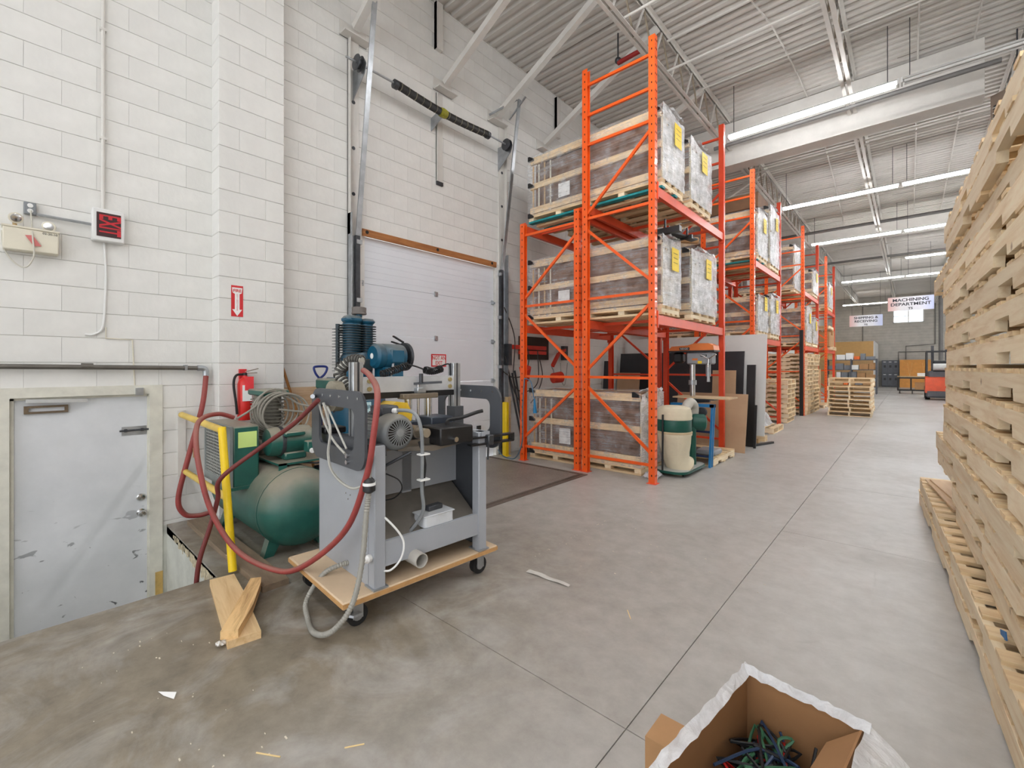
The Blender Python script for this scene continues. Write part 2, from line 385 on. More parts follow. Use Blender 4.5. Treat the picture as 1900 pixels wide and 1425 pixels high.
# left wall of painted concrete block
CH, CL, Z0 = .2032, .4064, .033
DOOR = (-.068, .883, -1.2, 1.257)      # y0 y1 z0 z1 openings
DOCK = (2.84, 5.205, -.1, 3.10)
wl = struct(MB().box(-5.3, -5.008, YB, DOOR[0], -1.2, ZC + .1).box(-5.3, -5.008, DOOR[0], DOOR[1], DOOR[3], ZC + .1).box(-5.3, -5.008, DOOR[1], DOCK[0], -1.2, ZC + .1)
            .box(-5.3, -5.008, DOCK[0], DOCK[1], DOCK[3], ZC + .1).box(-5.3, -5.008, DOCK[1], YF, -1.2, ZC + .1).build('wall_left', MORTAR))
def blockmesh(h, l, d=.006):
    g = .0013; c = .003; e = .0001; f = .0007; m = MB()
    r0 = [(e, g), (l - e, g), (l - e, h - g), (e, h - g)]; r1 = [(e + f, g + c), (l - e - f, g + c), (l - e - f, h - g - c), (e + f, h - g - c)]
    vs = [(-.02, y, z) for y, z in r0] + [(-.003, y, z) for y, z in r0] + [(0, y, z) for y, z in r1]
    fs = [(8, 9, 10, 11)] + [(a * 4 + k, a * 4 + (k + 1) % 4, a * 4 + 4 + (k + 1) % 4, a * 4 + 4 + k) for a in (0, 1) for k in range(4)]
    return m.add(vs, fs)
def clip(y0, y1, z0, z1):
    """block rectangle minus the two openings (and the pilaster)"""
    out = [(y0, y1, z0, z1)]
    for a, b, c, d in (DOOR, DOCK):
        nx = []
        for (p, q, r, s) in out:
            if q <= a or p >= b or s <= c or r >= d: nx.append((p, q, r, s)); continue
            if p < a - .02: nx.append((p, a, r, s))
            if q > b + .02: nx.append((b, q, r, s))
            if s > d + .02: nx.append((max(p, a), min(q, b), d, s))
        out = nx
    return out
rects = []
k = -6
while Z0 + k * CH < ZC:
    z0 = Z0 + k * CH; z1 = min(z0 + CH, ZC); off = (k % 2) * CL / 2 + .13
    y = -1.3 - CL + off
    while y < 24:
        if not (z1 < -.0 and (y > PY1 or y + CL < PY0)):
            for r in clip(y, y + CL, max(z0, -.01) if y > PY1 - .1 else z0, z1): rects.append(r)
        y += CL
    k += 1
def seen_size(r):
    y, z = (r[0] + r[1]) / 2, (r[2] + r[3]) / 2
    px = 950 + 826 * (-5 * .7457 + y * .6663) / max(.1, (5 * .6663 + y * .7457)); py = 681 - 826 * (z - 1.42) / max(.1, (5 * .6663 + y * .7457))
    hid = (1.3 < y < 1.8) or not (-20 < px < 1200 and -20 < py < 1150)
    return (hid, math.hypot(5, y))
rects.sort(key=seen_size)
cache = {}; rest = MB()
for i, (y0, y1, z0, z1) in enumerate(rects):
    key = (round(y1 - y0, 3), round(z1 - z0, 3))
    if i < 300:
        if key not in cache: cache[key] = blockmesh(key[1], key[0]).mesh('block', PAINTW, Vector((0, 0, 0)), False)
        o = inst(cache[key], 'block', Vector((-5, y0, z0)) - ORG['wall_left'], wl)
    else:
        b = blockmesh(key[1], key[0]); rest.add([p + Vector((-5, y0, z0)) for p in b.v], b.f)
rest.build('block_courses', PAINTW, wl, kind='stuff', smooth=False)
bx(-5.02, -5.0, 24, YF, 0, ZC).build('far_block_face', PAINTW, wl)
# pilaster of stacked blocks
pil = MB().box(-5.0, -4.79, 1.272, 1.84, -.01, ZC).build('pilaster', MORTAR, wl)
k = -1; pm = {}
while Z0 + k * CH < ZC:
    z0 = max(Z0 + k * CH, 0); z1 = min(Z0 + (k + 1) * CH, ZC); k += 1
    cuts = (1.266, 1.672, 1.846) if k % 2 else (1.266, 1.44, 1.846)
    for a, b in zip(cuts, cuts[1:]):
        key = (round(b - a, 3), round(z1 - z0, 3))
        if key not in pm:
            g = .0012; pm[key] = bx(0, .22, g * .3, key[0] - g * .3, g, key[1] - g, b=.004).mesh('block', PAINTW, Vector((0, 0, 0)), False)
        inst(pm[key], 'block', Vector((-5.0, a, z0)) - ORG['wall_left'], pil)
# far wall with window opening; right wall
wf = struct(MB().box(XL - .3, -.9, YF, YF + .2, 0, ZC).box(.75, XR, YF, YF + .2, 0, ZC).box(-.9, .75, YF, YF + .2, 0, 4.55).box(-.9, .75, YF, YF + .2, 5.5, ZC)
            .build('wall_far', M('grey_block_far', (176, 172, 164), .8, var=.1, scale=3)))
jm = MB()
for k in range(1, 32): jm.box(XL, XR, YF - .006, YF, k * CH - .006, k * CH + .006)
jm.build('course_joint', M('far_joint', (146, 142, 134), .9), wf, kind='stuff')
struct(bx(XR, XR + .2, YB, YF, 0, ZC).build('wall_right', PAINTW))
w1 = struct(T('window_1', None, None, (0, YF, 4.55), kind='structure'))
MB().box(-.9, -.84, YF - .03, YF + .06, 4.55, 5.5).box(.69, .75, YF - .03, YF + .06, 4.55, 5.5).box(-.9, .75, YF - .03, YF + .06, 4.55, 4.6).box(-.9, .75, YF - .03, YF + .06, 5.45, 5.5).box(-.1, -.04, YF - .02, YF + .06, 4.6, 5.45).box(-.84, -.1, YF - .01, YF + .05, 5.0, 5.04).build('window_frame', STEELW, w1)
glass = emit('bright_daylight_pane', (226, 240, 255), 1.6)
for a, b in ((-.84, -.1), (-.04, .69)): bx(a, b, YF + .02, YF + .03, 4.6, 5.45).build('pane', glass, w1)
# roof deck (ribs run across the hall)
cm = MB(); pts = []; y = YB
while y < YF + .2:
    pts += [(y, ZC), (y + .07, ZC), (y + .09, ZC + .036), (y + .14, ZC + .036)]; y += .16
n = len(pts)
cm.add([(XL - .3, a, b) for a, b in pts] + [(XR + .2, a, b) for a, b in pts], [(i, i + 1, n + i + 1, n + i) for i in range(n - 1)])
ceil = struct(cm.build('ceiling', DECK, smooth=False))
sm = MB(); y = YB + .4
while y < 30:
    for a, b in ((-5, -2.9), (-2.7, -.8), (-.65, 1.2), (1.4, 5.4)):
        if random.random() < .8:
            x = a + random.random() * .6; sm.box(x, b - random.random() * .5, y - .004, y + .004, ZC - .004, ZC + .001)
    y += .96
sm.build('deck_lap', M('deck_lap_dark_line', (120, 114, 108), .8), ceil, kind='stuff')  # thin dark seam strips where the deck sheets lap
# girder crossing the hall
gd = struct(MB().box(-5.0, .86, 9.95, 10.12, 5.6, 6.5).box(-5.0, .86, 9.86, 10.22, 5.585, 5.61).build('girder', STEELW))
for yy in (20.4, 31.2): struct(MB().box(-5.0, XR, yy - .1, yy + .1, 6.0, 6.5).build('girder', STEELW))
# open web joists
def joist(x, y0, y1, fine):
    r = T('roof_joist', None, None, (x, y0, 5.9), kind='structure')
    for nm, z in (('bottom_chord', 5.92), ('top_chord', 6.5)):
        for s in (-1, 1): bx(x + s * .016, x + s * .066, y0, y1, z - (.008 if nm[0] == 'b' else -.042), z + (.05 if nm[0] == 't' else 0), ).box(x + s * .016, x + s * .022, y0, y1, z - .0, z + .05).build(nm, STEELW, r)
    L = .62; k = 0; m = MB(); y = y0 + .1; me1 = me2 = me3 = None
    if fine:
        me1 = MB().bar((0, 0, .02), (0, L / 2, .6), .022, .022).mesh('web_rod', STEELW); me2 = MB().bar((0, L / 2, .6), (0, L, .02), .022, .022).mesh('web_rod', DKW)
    while y + L < y1:
        if fine:
            inst(me1, 'web_rod', (0, y - y0, 0), r); inst(me2, 'web_rod', (0, y - y0, 0), r)
        else: m.bar((x, y, 5.92), (x, y + L / 2, 6.5), .022, .022).bar((x, y + L / 2, 6.5), (x, y + L, 5.92), .022, .022)
        y += L
    if not fine: m.build('web', STEELW, r, kind='stuff')
DKW = M('web_tan', (150, 138, 120), .6, var=.2)  # darker tan tone for every second web rod
for x in (-2.81, -.76, 1.3):
    joist(x, YB, 9.94, x < 1); joist(x, 10.2, 20.2, x < 1); joist(x, 20.6, 31.0, False); joist(x, 31.4, YF - .1, False)
for x in (3.36, 5.42, 7.5): joist(x, YB, YF - .1, False)
# slanting tube braces from wall plates up to the joists
def brace(y, zb, xt=-2.81):
    r = T('roof_brace', None, None, (-5, y, zb), kind='structure')
    MB().bar((-4.93, y, zb), (xt, y, 6.5), .085, .085).build('tube', STEELW, r)
    MB().box(-5.0, -4.99, y - .17, y + .17, zb - .13, zb + .05).box(-5.0, -4.86, y - .17, y + .17, zb - .13, zb - .115).build('wall_plate', STEELW, r)
for y in (2.72, 4.1, 5.18, 6.42, 8.4, 10.6, 13.0): brace(y, 5.46)
for y, za, zb in ((4.0, 5.9, 6.56), (6.85, 5.75, 6.5)): struct(bx(-5.0, -4.94, y - .05, y + .06, za, zb).box(-5.0, -4.93, y - .05, y - .043, za, zb).build('trim_wall_angle', STEELW))
# bridging rods, conduits and sprinkler pipes under the deck
def rod(name, p, q, r, mat): return struct(MB().cyl(p, q, r, n=8).build(name, mat))
for y, z, rr in ((5.3, 5.97, .018), (6.7, 5.97, .018), (6.75, 6.47, .018), (8.3, 6.45, .014), (11.6, 5.97, .022), (12.6, 6.45, .018), (14.9, 5.97, .018), (16.6, 6.4, .018), (23.5, 6.4, .03), (27, 6.4, .02)):
    rod('bridging_rod', (-2.8, y, z), (6, y, z), rr, STEELW)
rod('sprinkler_main', (-3.0, 9.6, 5.9), (1.0, 9.6, 5.9), .04, M('grey_pipe', (112, 110, 108), .5)); rod('sprinkler_main', (-4.2, 18.6, 6.1), (6, 18.6, 6.1), .05, M('grey_pipe', (128, 126, 122), .5))
rod('sprinkler_main', (-4.2, 24.6, 6.1), (6, 24.6, 6.1), .05, M('grey_pipe', (128, 126, 122), .5))
for x in (-1.75, .1, .75): 
    struct(MB().tube(spline([(x, 3, 6.53), (x + .02, 6, 6.5), (x + (.25 if x < -1 else 0), 8, 6.5), (x + (.3 if x < -1 else 0), 12, 6.52), (x, 20, 6.52)]), .014, 6).build('ceiling_conduit', STEELW))
for x, y, l in ((-3.35, 6.2, .42), (-3.2, 11.2, .5)):
    r = T('sprinkler_drop', 'red sprinkler pipe stub under the roof deck, ' + ('nearer the big roll-up door' if y < 8 else 'above the second rack bay'), 'pipe', (x, y, 6.1))
    MB().cyl((x, y, 6.1), (x + l, y, 6.12), .035, n=10).build('pipe', M('sprinkler_red', (150, 36, 34), .5), r)
    MB().cyl((x, y, 6.08), (x, y, 6.56), .012, n=6).build('hanger', DKST, r)
    MB().sphere((x, y, 6.14), .05).build('fitting', DKST, r)

# fluorescent strip lights
def strip(x0, y, lit, n, L=2.4):
    lab = ('lit' if lit else 'unlit') + ' fluorescent strip light, ' + n
    r = T('strip_light', lab, 'light', (x0, y, 5.6), group='fluorescent strips under the roof')
    x1 = x0 + L - .02
    MB().prism([(y - .065, 5.665), (y - .035, 5.70), (y + .035, 5.70), (y + .065, 5.665), (y + .055, 5.66), (y + .03, 5.685), (y - .03, 5.685), (y - .055, 5.66)], 'x', x0, x1).build('reflector', WHITE, r)
    for s in (-.045, .045): MB().cyl((x0 + .04, y + s, 5.635), (x1 - .04, y + s, 5.635), .019, n=10).build('tube', LIT if lit else WHITE, r)
    for s in (.012, L - .03): bx(x0 + s - .01, x0 + s + .012, y - .07, y + .07, 5.61, 5.69).build('end_cap', WHITE, r)
    for s in (.1, L - .15): MB().cyl((x0 + s, y, 5.69), (x0 + s, y, 6.56), .006, n=6).build('hanging_rod', DKST, r)
rown = ['first row behind the girder', 'second row behind the girder', 'third row behind the girder', 'fourth row behind the girder', 'added fifth row behind the girder', 'sixth row behind the girder']
coln = ['rack end of its row', 'second in its row from the racks', 'third in its row from the racks', 'fourth in its row from the racks']
for yy, rn in ((-1.2, 'row over the cartons'), (3.85, 'row over the grey machine'), (8.78, 'row just before the girder')):
    for i in range(3): strip(-2.5 + 2.4 * i, yy, not (yy > 8 and i >= 1), rn + ', ' + coln[i])
coln += ['added fifth in its row from the racks', 'added sixth in its row from the racks']  # outer fixtures added out of view to brighten the far end
for j, yy in enumerate((13.7, 18.4, 23.0, 27.6, 32.8, 38.0)):
    for i in range(6):
        if (j == 2 and i == 0) or (j == 4 and i < 2) or (j == 5 and i in (1, 2)): continue  # fifth row is added for light too, only where the pallets hide it
        strip(-2.55 + 2.4 * i - (.9 if j == 5 else 0), yy, True, rown[j] + ', ' + coln[i])

# heater with dark louvres hung by the end of the girder
r = T('unit_heater', 'brown box heater with dark louvres hung beside the girder end', 'heater', (1.25, 9.75, 4.75), math.radians(-45), local=True)
bx(-.45, .5, 0, .5, 0, .85).build('casing', M('heater_brown', (128, 112, 98), .6), r)
bx(-.4, .45, -.012, .0, .04, .68).build('louvre_back', BLACK, r)
for i in range(8): MB().bar((-.4, -.02, .08 + i * .08), (.45, -.02, .08 + i * .08), .02, .008).build('louvre', STEELW, r)
for x in (-.3, .35): MB().cyl((x, .25, .85), (x, .25, 1.8), .01, n=6).build('hanging_rod', DKST, r)

# ================================================================== LEFT WALL: service door and its fittings
d1 = T('door_1', None, None, (-5, .38, -.87), kind='structure')
FRAMEM = M('worn_door_frame_paint', (216, 214, 202), .6, var=.12, scale=7)
def door_paint():
    m, t, p = base('chipped_door_paint'); vec = coords(t); n1 = noise(t, vec, 2.2, 5)
    out = ramp(t, n1, [(.3, rgb(206, 209, 212)), (.7, rgb(224, 226, 229))])
    # scuffs and chips, thicker towards the kicked lower half
    sx = nd(t, 'ShaderNodeSeparateXYZ'); t.links.new(vec, sx.inputs[0])
    mz = nd(t, 'ShaderNodeMapRange'); mz.inputs['From Min'].default_value = 1.3; mz.inputs['From Max'].default_value = .55; t.links.new(sx.outputs['Z'], mz.inputs['Value'])
    ch = noise(t, coords(t, (1, .55, 1.4)), 13, 3, .5, .8); c2 = ramp(t, ch, [(.66, (0, 0, 0, 1)), (.7, (1, 1, 1, 1))])
    mu = nd(t, 'ShaderNodeMath', operation='MULTIPLY'); t.links.new(c2, mu.inputs[0]); t.links.new(mz.outputs[0], mu.inputs[1])
    out = mixcol(t, mu.outputs[0], out, rgb(92, 94, 98))
    t.links.new(out, p.inputs['Base Color']); p.inputs['Roughness'].default_value = .5; MATS['door'] = m; return m
DOORM = door_paint()
bx(-5.06, -5.035, -.02, .79, -.87, 1.175).build('door_leaf', DOORM, d1)
MB().box(-5.1, -4.985, -.075, -.022, -.87, 1.185).box(-5.1, -4.985, .795, .888, -.87, 1.185).box(-5.1, -4.985, -.075, .888, 1.185, 1.262).build('door_frame', FRAMEM, d1)
MB().box(-5.035, -5.02, -.022, .0, -.87, 1.18).box(-5.035, -5.02, .785, .8, -.87, 1.18).box(-5.035, -5.02, -.02, .79, 1.165, 1.185).build('door_stop', FRAMEM, d1)
bx(-4.99, -4.981, .835, .889, -.75, -.4).build('bare_patch', M('yellowed_primer', (196, 164, 96), .7, var=.25, scale=9), d1)
k = MB().lathe([(.03, 0), (.032, .006), (.014, .012), (.013, .03), (.027, .042), (.03, .055), (.022, .068), (0, .072)], (-5.035, .745, .145), (1, 0, 0), 18).build('door_knob', CHROME, d1, label='chrome door knob')
MB().lathe([(.032, 0), (.033, .008), (.026, .016), (.012, .018), (.012, .022), (0, .023)], (-5.035, .745, .278), (1, 0, 0), 18).build('deadbolt', CHROME, d1)
MB().box(-5.035, -5.03, .615, .782, .83, .905).build('latch_plate', GALV, d1)
MB().cyl((-5.02, .6, .872), (-5.02, .80, .872), .008, n=8).box(-5.03, -5.01, .63, .65, .86, .885).box(-5.03, -5.01, .74, .76, .86, .885).build('slide_bolt', DKST, d1)
MB().ring([(.05, 1.06), (.29, 1.06), (.29, 1.12), (.05, 1.12)], [(.075, 1.075), (.27, 1.075), (.27, 1.105), (.075, 1.105)], 'x', -5.035, -5.012).build('closer_bracket', M('rusty_brown', (104, 88, 68), .7, var=.3, scale=12), d1)
MB().bar((-5.0, .06, 1.16), (-4.97, .4, 1.15), .012, .028).build('closer_arm', CHROME, d1)
bx(-4.985, -4.95, .70, .75, 1.175, 1.24).build('strike_box', GALV, d1)
# ------ piping, conduit, signs
r = T('air_pipe', 'dark horizontal steel air pipe above the white door', 'pipe', (-4.95, .5, 1.41))
PIPEM = M('pipe_steel', (112, 108, 102), .4, .6, var=.2)
MB().cyl((-4.95, -1.0, 1.435), (-4.95, 1.16, 1.41), .019, n=12).build('pipe', PIPEM, r)
MB().cyl((-4.95, .36, 1.426), (-4.95, .43, 1.425), .027, n=10).build('coupling', PIPEM, r)
MB().tube(spline([(-4.95, 1.14, 1.41), (-4.95, 1.18, 1.408), (-4.95, 1.205, 1.39), (-4.95, 1.208, 1.34)], 4), .026, 12).build('elbow', GALV, r)
for y in (1.05,): MB().box(-5, -4.925, y - .01, y + .01, 1.39, 1.44).build('strap', GALV, r)
r = T('exit_sign', 'white framed exit sign turned on end, red letters on black', 'sign', (-4.95, .52, 2.45))
bx(-5.0, -4.915, .42, .622, 2.452, 2.715, b=.008).build('housing', WHITE, r)
bx(-4.917, -4.912, .447, .597, 2.487, 2.682).build('sign_face', M('exit_black', (58, 28, 30), .5), r)
t_ = text('EXIT', (-4.9105, .522, 2.585), .185, M('exit_red', (196, 34, 46), .45), r, sx=.44, bold=.004)
t_.rotation_euler = Matrix(((0, 0, 1), (0, 1, 0), (-1, 0, 0))).to_euler()
r = T('emergency_light', 'beige emergency battery light with two round lamp heads', 'emergency light', (-4.95, .08, 2.28))
bx(-5.0, -4.9, -.055, .232, 2.285, 2.45, b=.006).build('battery_case', OFFW, r)
bx(-5.0, -4.895, -.06, .237, 2.45, 2.462).build('lid', OFFW, r)
for y in (.005, .185):
    h = MB().lathe([(.0, -.035), (.025, -.03), (.037, 0), (.04, .02), (.036, .022)], (-4.93, y, 2.525 - y * .15), (.9, .3 if y < .1 else -.35, -.25), 18).build('lamp_head', OFFW, r)
    MB().lathe([(.033, .021), (.02, .026), (0, .027)], (-4.93, y, 2.525 - y * .15), (.9, .3 if y < .1 else -.35, -.25), 18).build('lens', CHROME, h)
    MB().cyl((-4.94, y, 2.46), (-4.93, y, 2.5), .012, n=8).build('swivel', M('swivel_tan', (186, 158, 108), .5), r)
MB().add([(-4.892, .055, 2.40), (-4.89, .095, 2.405), (-4.888, .14, 2.33), (-4.888, .1, 2.325)], [(0, 1, 2, 3)]).build('tag', M('faded_red_tag', (206, 120, 116), .7), r)
text('02-20-10', (-4.8985, .185, 2.432), .022, BLACK, r)
r = T('wall_outlet', 'grey metal outlet box on the block wall above the emergency light', 'outlet', (-4.97, .08, 2.57))
bx(-5, -4.955, .05, .115, 2.575, 2.665, b=.004).build('box', M('outlet_grey', (134, 138, 142), .5, .4), r)
for z in (2.64, 2.6): MB().cyl((-4.955, .083, z), (-4.95, .083, z), .016, n=14).build('socket', WHITE, r)
MB().cyl((-4.97, .115, 2.585), (-4.96, .42, 2.58), .011, n=8).build('conduit', GALV, r)
tag(MB().tube(spline([(-4.94, .085, 2.6), (-4.93, .09, 2.5), (-4.885, .095, 2.38), (-4.9, .1, 2.25), (-4.95, .06, 2.17), (-4.96, 0, 2.2), (-4.96, -.05, 2.3), (-4.95, -.058, 2.42)]), .005, 6).build('power_cord', M('cord_beige', (206, 202, 190), .5)), 'thin beige cord looping below the emergency light', 'cord')
r = T('wall_conduit', 'white vertical conduit running up from the exit sign', 'conduit', (-4.98, .5, 2.7))
MB().cyl((-4.975, .492, 2.71), (-4.975, .492, ZC - .02), .013, n=10).build('pipe', STEELW, r)
for z in (3.3, 4.2, 5.2): bx(-5, -4.96, .472, .512, z, z + .02).build('strap', STEELW, r)
tag(MB().tube(spline([(-4.985, .5, 2.45), (-4.985, .51, 2.2), (-4.985, .505, 1.95), (-4.985, .49, 1.75), (-4.985, .44, 1.69), (-4.99, .385, 1.685)]), .008, 7).build('wall_cable', WHITE), 'white cable curving down the block wall below the exit sign', 'cable')
tag(MB().tube([(-4.99, .51, 1.75), (-4.99, .51, 1.66), (-4.99, .68, 1.655), (-4.99, .69, 1.4), (-4.99, .695, 1.26)], .005, 6).build('alarm_wire', OFFW), 'thin painted wire stepping down to the door frame', 'wire')
r = T('fire_sign', 'red and white fire extinguisher sign with arrow pointing down', 'sign', (-4.778, 1.41, 1.9))
SX = -4.779; Y0, Y1 = 1.368, 1.468
bx(SX, SX + .003, Y0, Y1, 1.9, 2.195).build('panel', SIGNR, r)
ym = (Y0 + Y1) / 2
MB().prism([(Y0 + .006, 2.175), (Y0 + .012, 2.125), (ym - .02, 2.115), (ym - .02, 1.968), (Y0 + .008, 1.968), (ym, 1.905), (Y1 - .008, 1.968), (ym + .02, 1.968), (ym + .02, 2.115), (Y1 - .012, 2.125), (Y1 - .006, 2.175)], 'x', SX + .003, SX + .0036).build('arrow', PAPERW, r)
text('FIRE', (SX + .0045, ym, 2.145), .038, SIGNR, r, bold=.001)
text('\n'.join('EXTINGUISHER'), (SX + .0045, ym, 2.035), .0142, SIGNR, r, sx=1.3)
r = T('fire_extinguisher', 'red fire extinguisher with paper tag hung on the block pilaster', 'extinguisher', (-4.7, 1.45, .92))
ex, ey = -4.7, 1.46
MB().lathe([(.0, 0), (.055, .0), (.062, .02), (.062, .34), (.05, .38), (.022, .4), (.02, .42), (0, .43)], (ex, ey, .92), (0, 0, 1), 20).build('cylinder', REDP, r)
MB().cyl((ex, ey, 1.33), (ex, ey, 1.365), .02, n=12).build('valve', BLACK, r)
MB().bar((ex, ey, 1.375), (ex + .02, ey + .11, 1.405), .02, .008).bar((ex, ey, 1.36), (ex + .02, ey + .1, 1.365), .02, .008).build('lever', CHROME, r)
MB().tube(spline([(ex, ey - .02, 1.35), (ex + .02, ey - .08, 1.34), (ex + .02, ey - .1, 1.26), (ex + .03, ey - .085, 1.1), (ex + .03, ey - .075, .98)]), .011, 8).build('discharge_hose', RUBBER, r)
bx(ex + .063, ex + .066, ey - .02, ey + .055, 1.2, 1.33).build('tag', M('tag_red', (232, 60, 66), .6), r)
bx(ex + .062, ex + .065, ey - .04, ey + .04, 1.1, 1.25).build('label_panel', PAPERW, r)
bx(-4.78, ex - .05, ey - .03, ey + .03, 1.25, 1.4).build('wall_bracket', SIGNR, r)

# ================================================================== DOCK DOOR
dd = T('door_2', None, None, (-5.0, 4.0, -.02), kind='structure')
DW = M('white_sectional_door', (226, 230, 236), .4, var=.025, scale=2)
zs = [-.02, .57, 1.2, 1.83, 2.46, 3.04]
for i, (a, b) in enumerate(zip(zs, zs[1:])):
    m = MB().box(-5.1, -5.055, 2.82, 5.2, a + .002, b - .002)
    for j in range(1, 7):
        z = a + (b - a) * j / 7; m.box(-5.056, -5.0525, 2.9, 5.2, z - .005, z + .005)
    p = m.build('door_panel', DW, dd)
    if i:
        for y in (2.86, 4.02, 5.17):
            bx(-5.055, -5.035, y - .03, y + .03, a - .035, a + .035, b=.004).build('hinge', GALV, dd)
            if y != 4.02: MB().cyl((-5.03, y, a), (-5.03, y + (.1 if y > 4 else -.1), a), .018, n=10).build('roller', GALV, dd)
bx(-5.05, -5.045, 2.82, 2.9, -.02, 3.04).build('end_stile', WHITE, dd)
bx(-5.012, -4.985, 2.84, 5.205, 3.03, 3.115).build('wood_header', HEADW, dd)
for y in (2.9, 4.0, 5.1): MB().cyl((-4.985, y, 3.08), (-4.98, y, 3.08), .022, n=12).build('bolt_hole', DARK, dd)
bx(-5.05, -5.03, 4.82, 4.9, .35, .5).build('lift_handle', DKST, dd)
r = T('not_an_exit_sign', 'small white sign with red border reading NOT AN EXIT', 'sign', (-5.05, 4.05, 1.4))
bx(-5.05, -5.046, 3.935, 4.205, 1.425, 1.605).build('border', SIGNR, r)
bx(-5.046, -5.045, 3.953, 4.187, 1.443, 1.587).build('panel', PAPERW, r)
text('NOT AN\nEXIT', (-5.0435, 4.07, 1.512), .078, SIGNR, r, sx=.8, bold=.001)
# jamb angles, leaning lift tracks, drums and torsion spring
for y, s in ((2.72, 1), (5.33, -1)):
    r = struct(T('trim_dock_jamb', None, None, (-5, y, 0), kind='structure'))
    MB().box(-5.0, -4.985, y - .07, y + .07, 3.0, 5.38).box(-5.0, -4.93, y - s * .07, y - s * .062, 3.0, 5.38).build('upper_plate', STEELW, r)
    MB().box(-5.0, -4.985, y - .07, y + .06, 0, 3.0).box(-5.0, -4.9, y - s * .07, y - s * .06, 0, 3.25).build('lower_angle', GALV, r)
    for z in (3.5, 4.05, 4.6): MB().cyl((-4.985, y, z), (-4.98, y, z), .022, n=12).build('bolt_hole', DKST, r)
    tr = T('lift_track', 'galvanised ' + ('lift track leaning away from the wall beside the block pilaster' if y < 3 else 'lift track leaning out from the wall beside the orange racks'), 'track', (-4.97, y, 0))
    yy = y + s * .035
    MB().bar((-4.955, yy, .0), (-4.955, yy, 3.0), .035, .055, (0, 1, 0)).build('lower_track', DKST, tr)
    MB().bar((-4.955, yy, 3.0), (-4.58, yy, 5.62), .02, .045, (0, 1, 0)).bar((-4.94, yy, 3.0), (-4.565, yy, 5.62), .008, .06, (0, 1, 0)).build('upper_track', GALV, tr)
    for z in (.6, 1.4, 2.2, 2.9): bx(-5, -4.93, yy - .02, yy + .05 * s, z, z + .05).build('bracket', GALV, tr)
    if s > 0: MB().bar((-4.58, yy, 5.62), (-4.5, yy, 6.4), .02, .045, (0, 1, 0)).build('upper_track_end', GALV, tr)
    else:
        MB().bar((-4.75, 5.25, 5.35), (-4.45, 5.3, 5.62), .02, .02).bar((-4.6, 5.27, 5.62), (-4.95, 5.0, 5.4), .012, .03).build('track_hook', GALV, tr)
SPR = M('spring_steel', (64, 62, 60), .45, .5, var=.2)
r = T('torsion_spring', 'dark coiled torsion spring on a thin shaft above the white roll-up door', 'spring', (-4.75, 4, 4.88))
MB().cyl((-4.75, 2.5, 4.93), (-4.75, 5.22, 4.93), .014, n=10).build('shaft', GALV, r)
def coil(y0, y1):
    n = 46; P = []; per = 10
    m = MB(); L = y1 - y0; prof = []
    for i in range(n): 
        y = y0 + L * i / n; sag = .045 * math.sin(math.pi * (y - 3.16) / 1.62)
        prof.append((y, 4.93 - sag))
    pts = [(-4.75, y, z) for y, z in prof] + [(-4.75, y1, 4.93 - .045 * math.sin(math.pi * (y1 - 3.16) / 1.62))]
    P2 = []; R = []
    for a, b in zip(pts, pts[1:]):
        for f, rr in ((0, .042), (.5, .05)):
            P2.append(Vector(a).lerp(Vector(b), f)); R.append(rr)
    m.tube(P2, 0, 14, radii=R); return m
coil(3.18, 3.85).build('coil', SPR, r); coil(3.95, 4.76).build('coil', SPR, r)
for i in range(14):
    y = 3.22 + i * .11
    if not 3.82 < y < 3.98: MB().cyl((-4.75, y, 4.93 - .045 * math.sin(math.pi * (y - 3.16) / 1.62)), (-4.75, y + .006, 4.93 - .045 * math.sin(math.pi * (y - 3.16) / 1.62)), .0515, n=14).build('coil_mark', M('tan_dust', (138, 132, 112), .8), r)
for y in (3.16, 4.77): MB().lathe([(.03, -.04), (.055, -.035), (.055, .02), (.03, .03)], (-4.75, y, 4.92), (0, 1, 0), 12).build('spring_cone', DKST, r)
MB().lathe([(.055, -.05), (.065, 0), (.055, .06)], (-4.75, 3.9, 4.885), (0, 1, 0), 12).build('centre_cone', M('yellow_marked_steel', (150, 146, 40), .5, var=.5, scale=12), r)
MB().prism([(-5, 4.72), (-4.72, 4.84), (-4.7, 4.93), (-4.8, 4.95), (-5, 4.9)], 'y', 3.89, 3.9).build('centre_bracket', GALV, r)
for y in (2.62, 5.16):
    MB().lathe([(.085, 0), (.09, .006), (.06, .012), (.055, .05), (.09, .056), (.085, .062)], (-4.75, y, 4.93), (0, 1, 0), 24).build('cable_drum', DKST, r)
    MB().prism([(-5, 4.6), (-4.72, 4.83), (-4.68, 4.93), (-4.72, 5.0), (-5, 4.98)], 'y', y + .09, y + .097).build('end_bracket', GALV, r)
r = T('wall_angle_strip', 'white vertical steel strip on the wall below the torsion spring', 'strip', (-5, 4.05, 4.0))
MB().box(-5, -4.985, 3.98, 4.09, 4.05, 5.3).box(-5, -4.96, 3.98, 3.985, 4.05, 5.3).build('strip', STEELW, r); bx(-5, -4.97, 3.98, 4.09, 4.0, 4.05).build('end_clip', DKST, r)
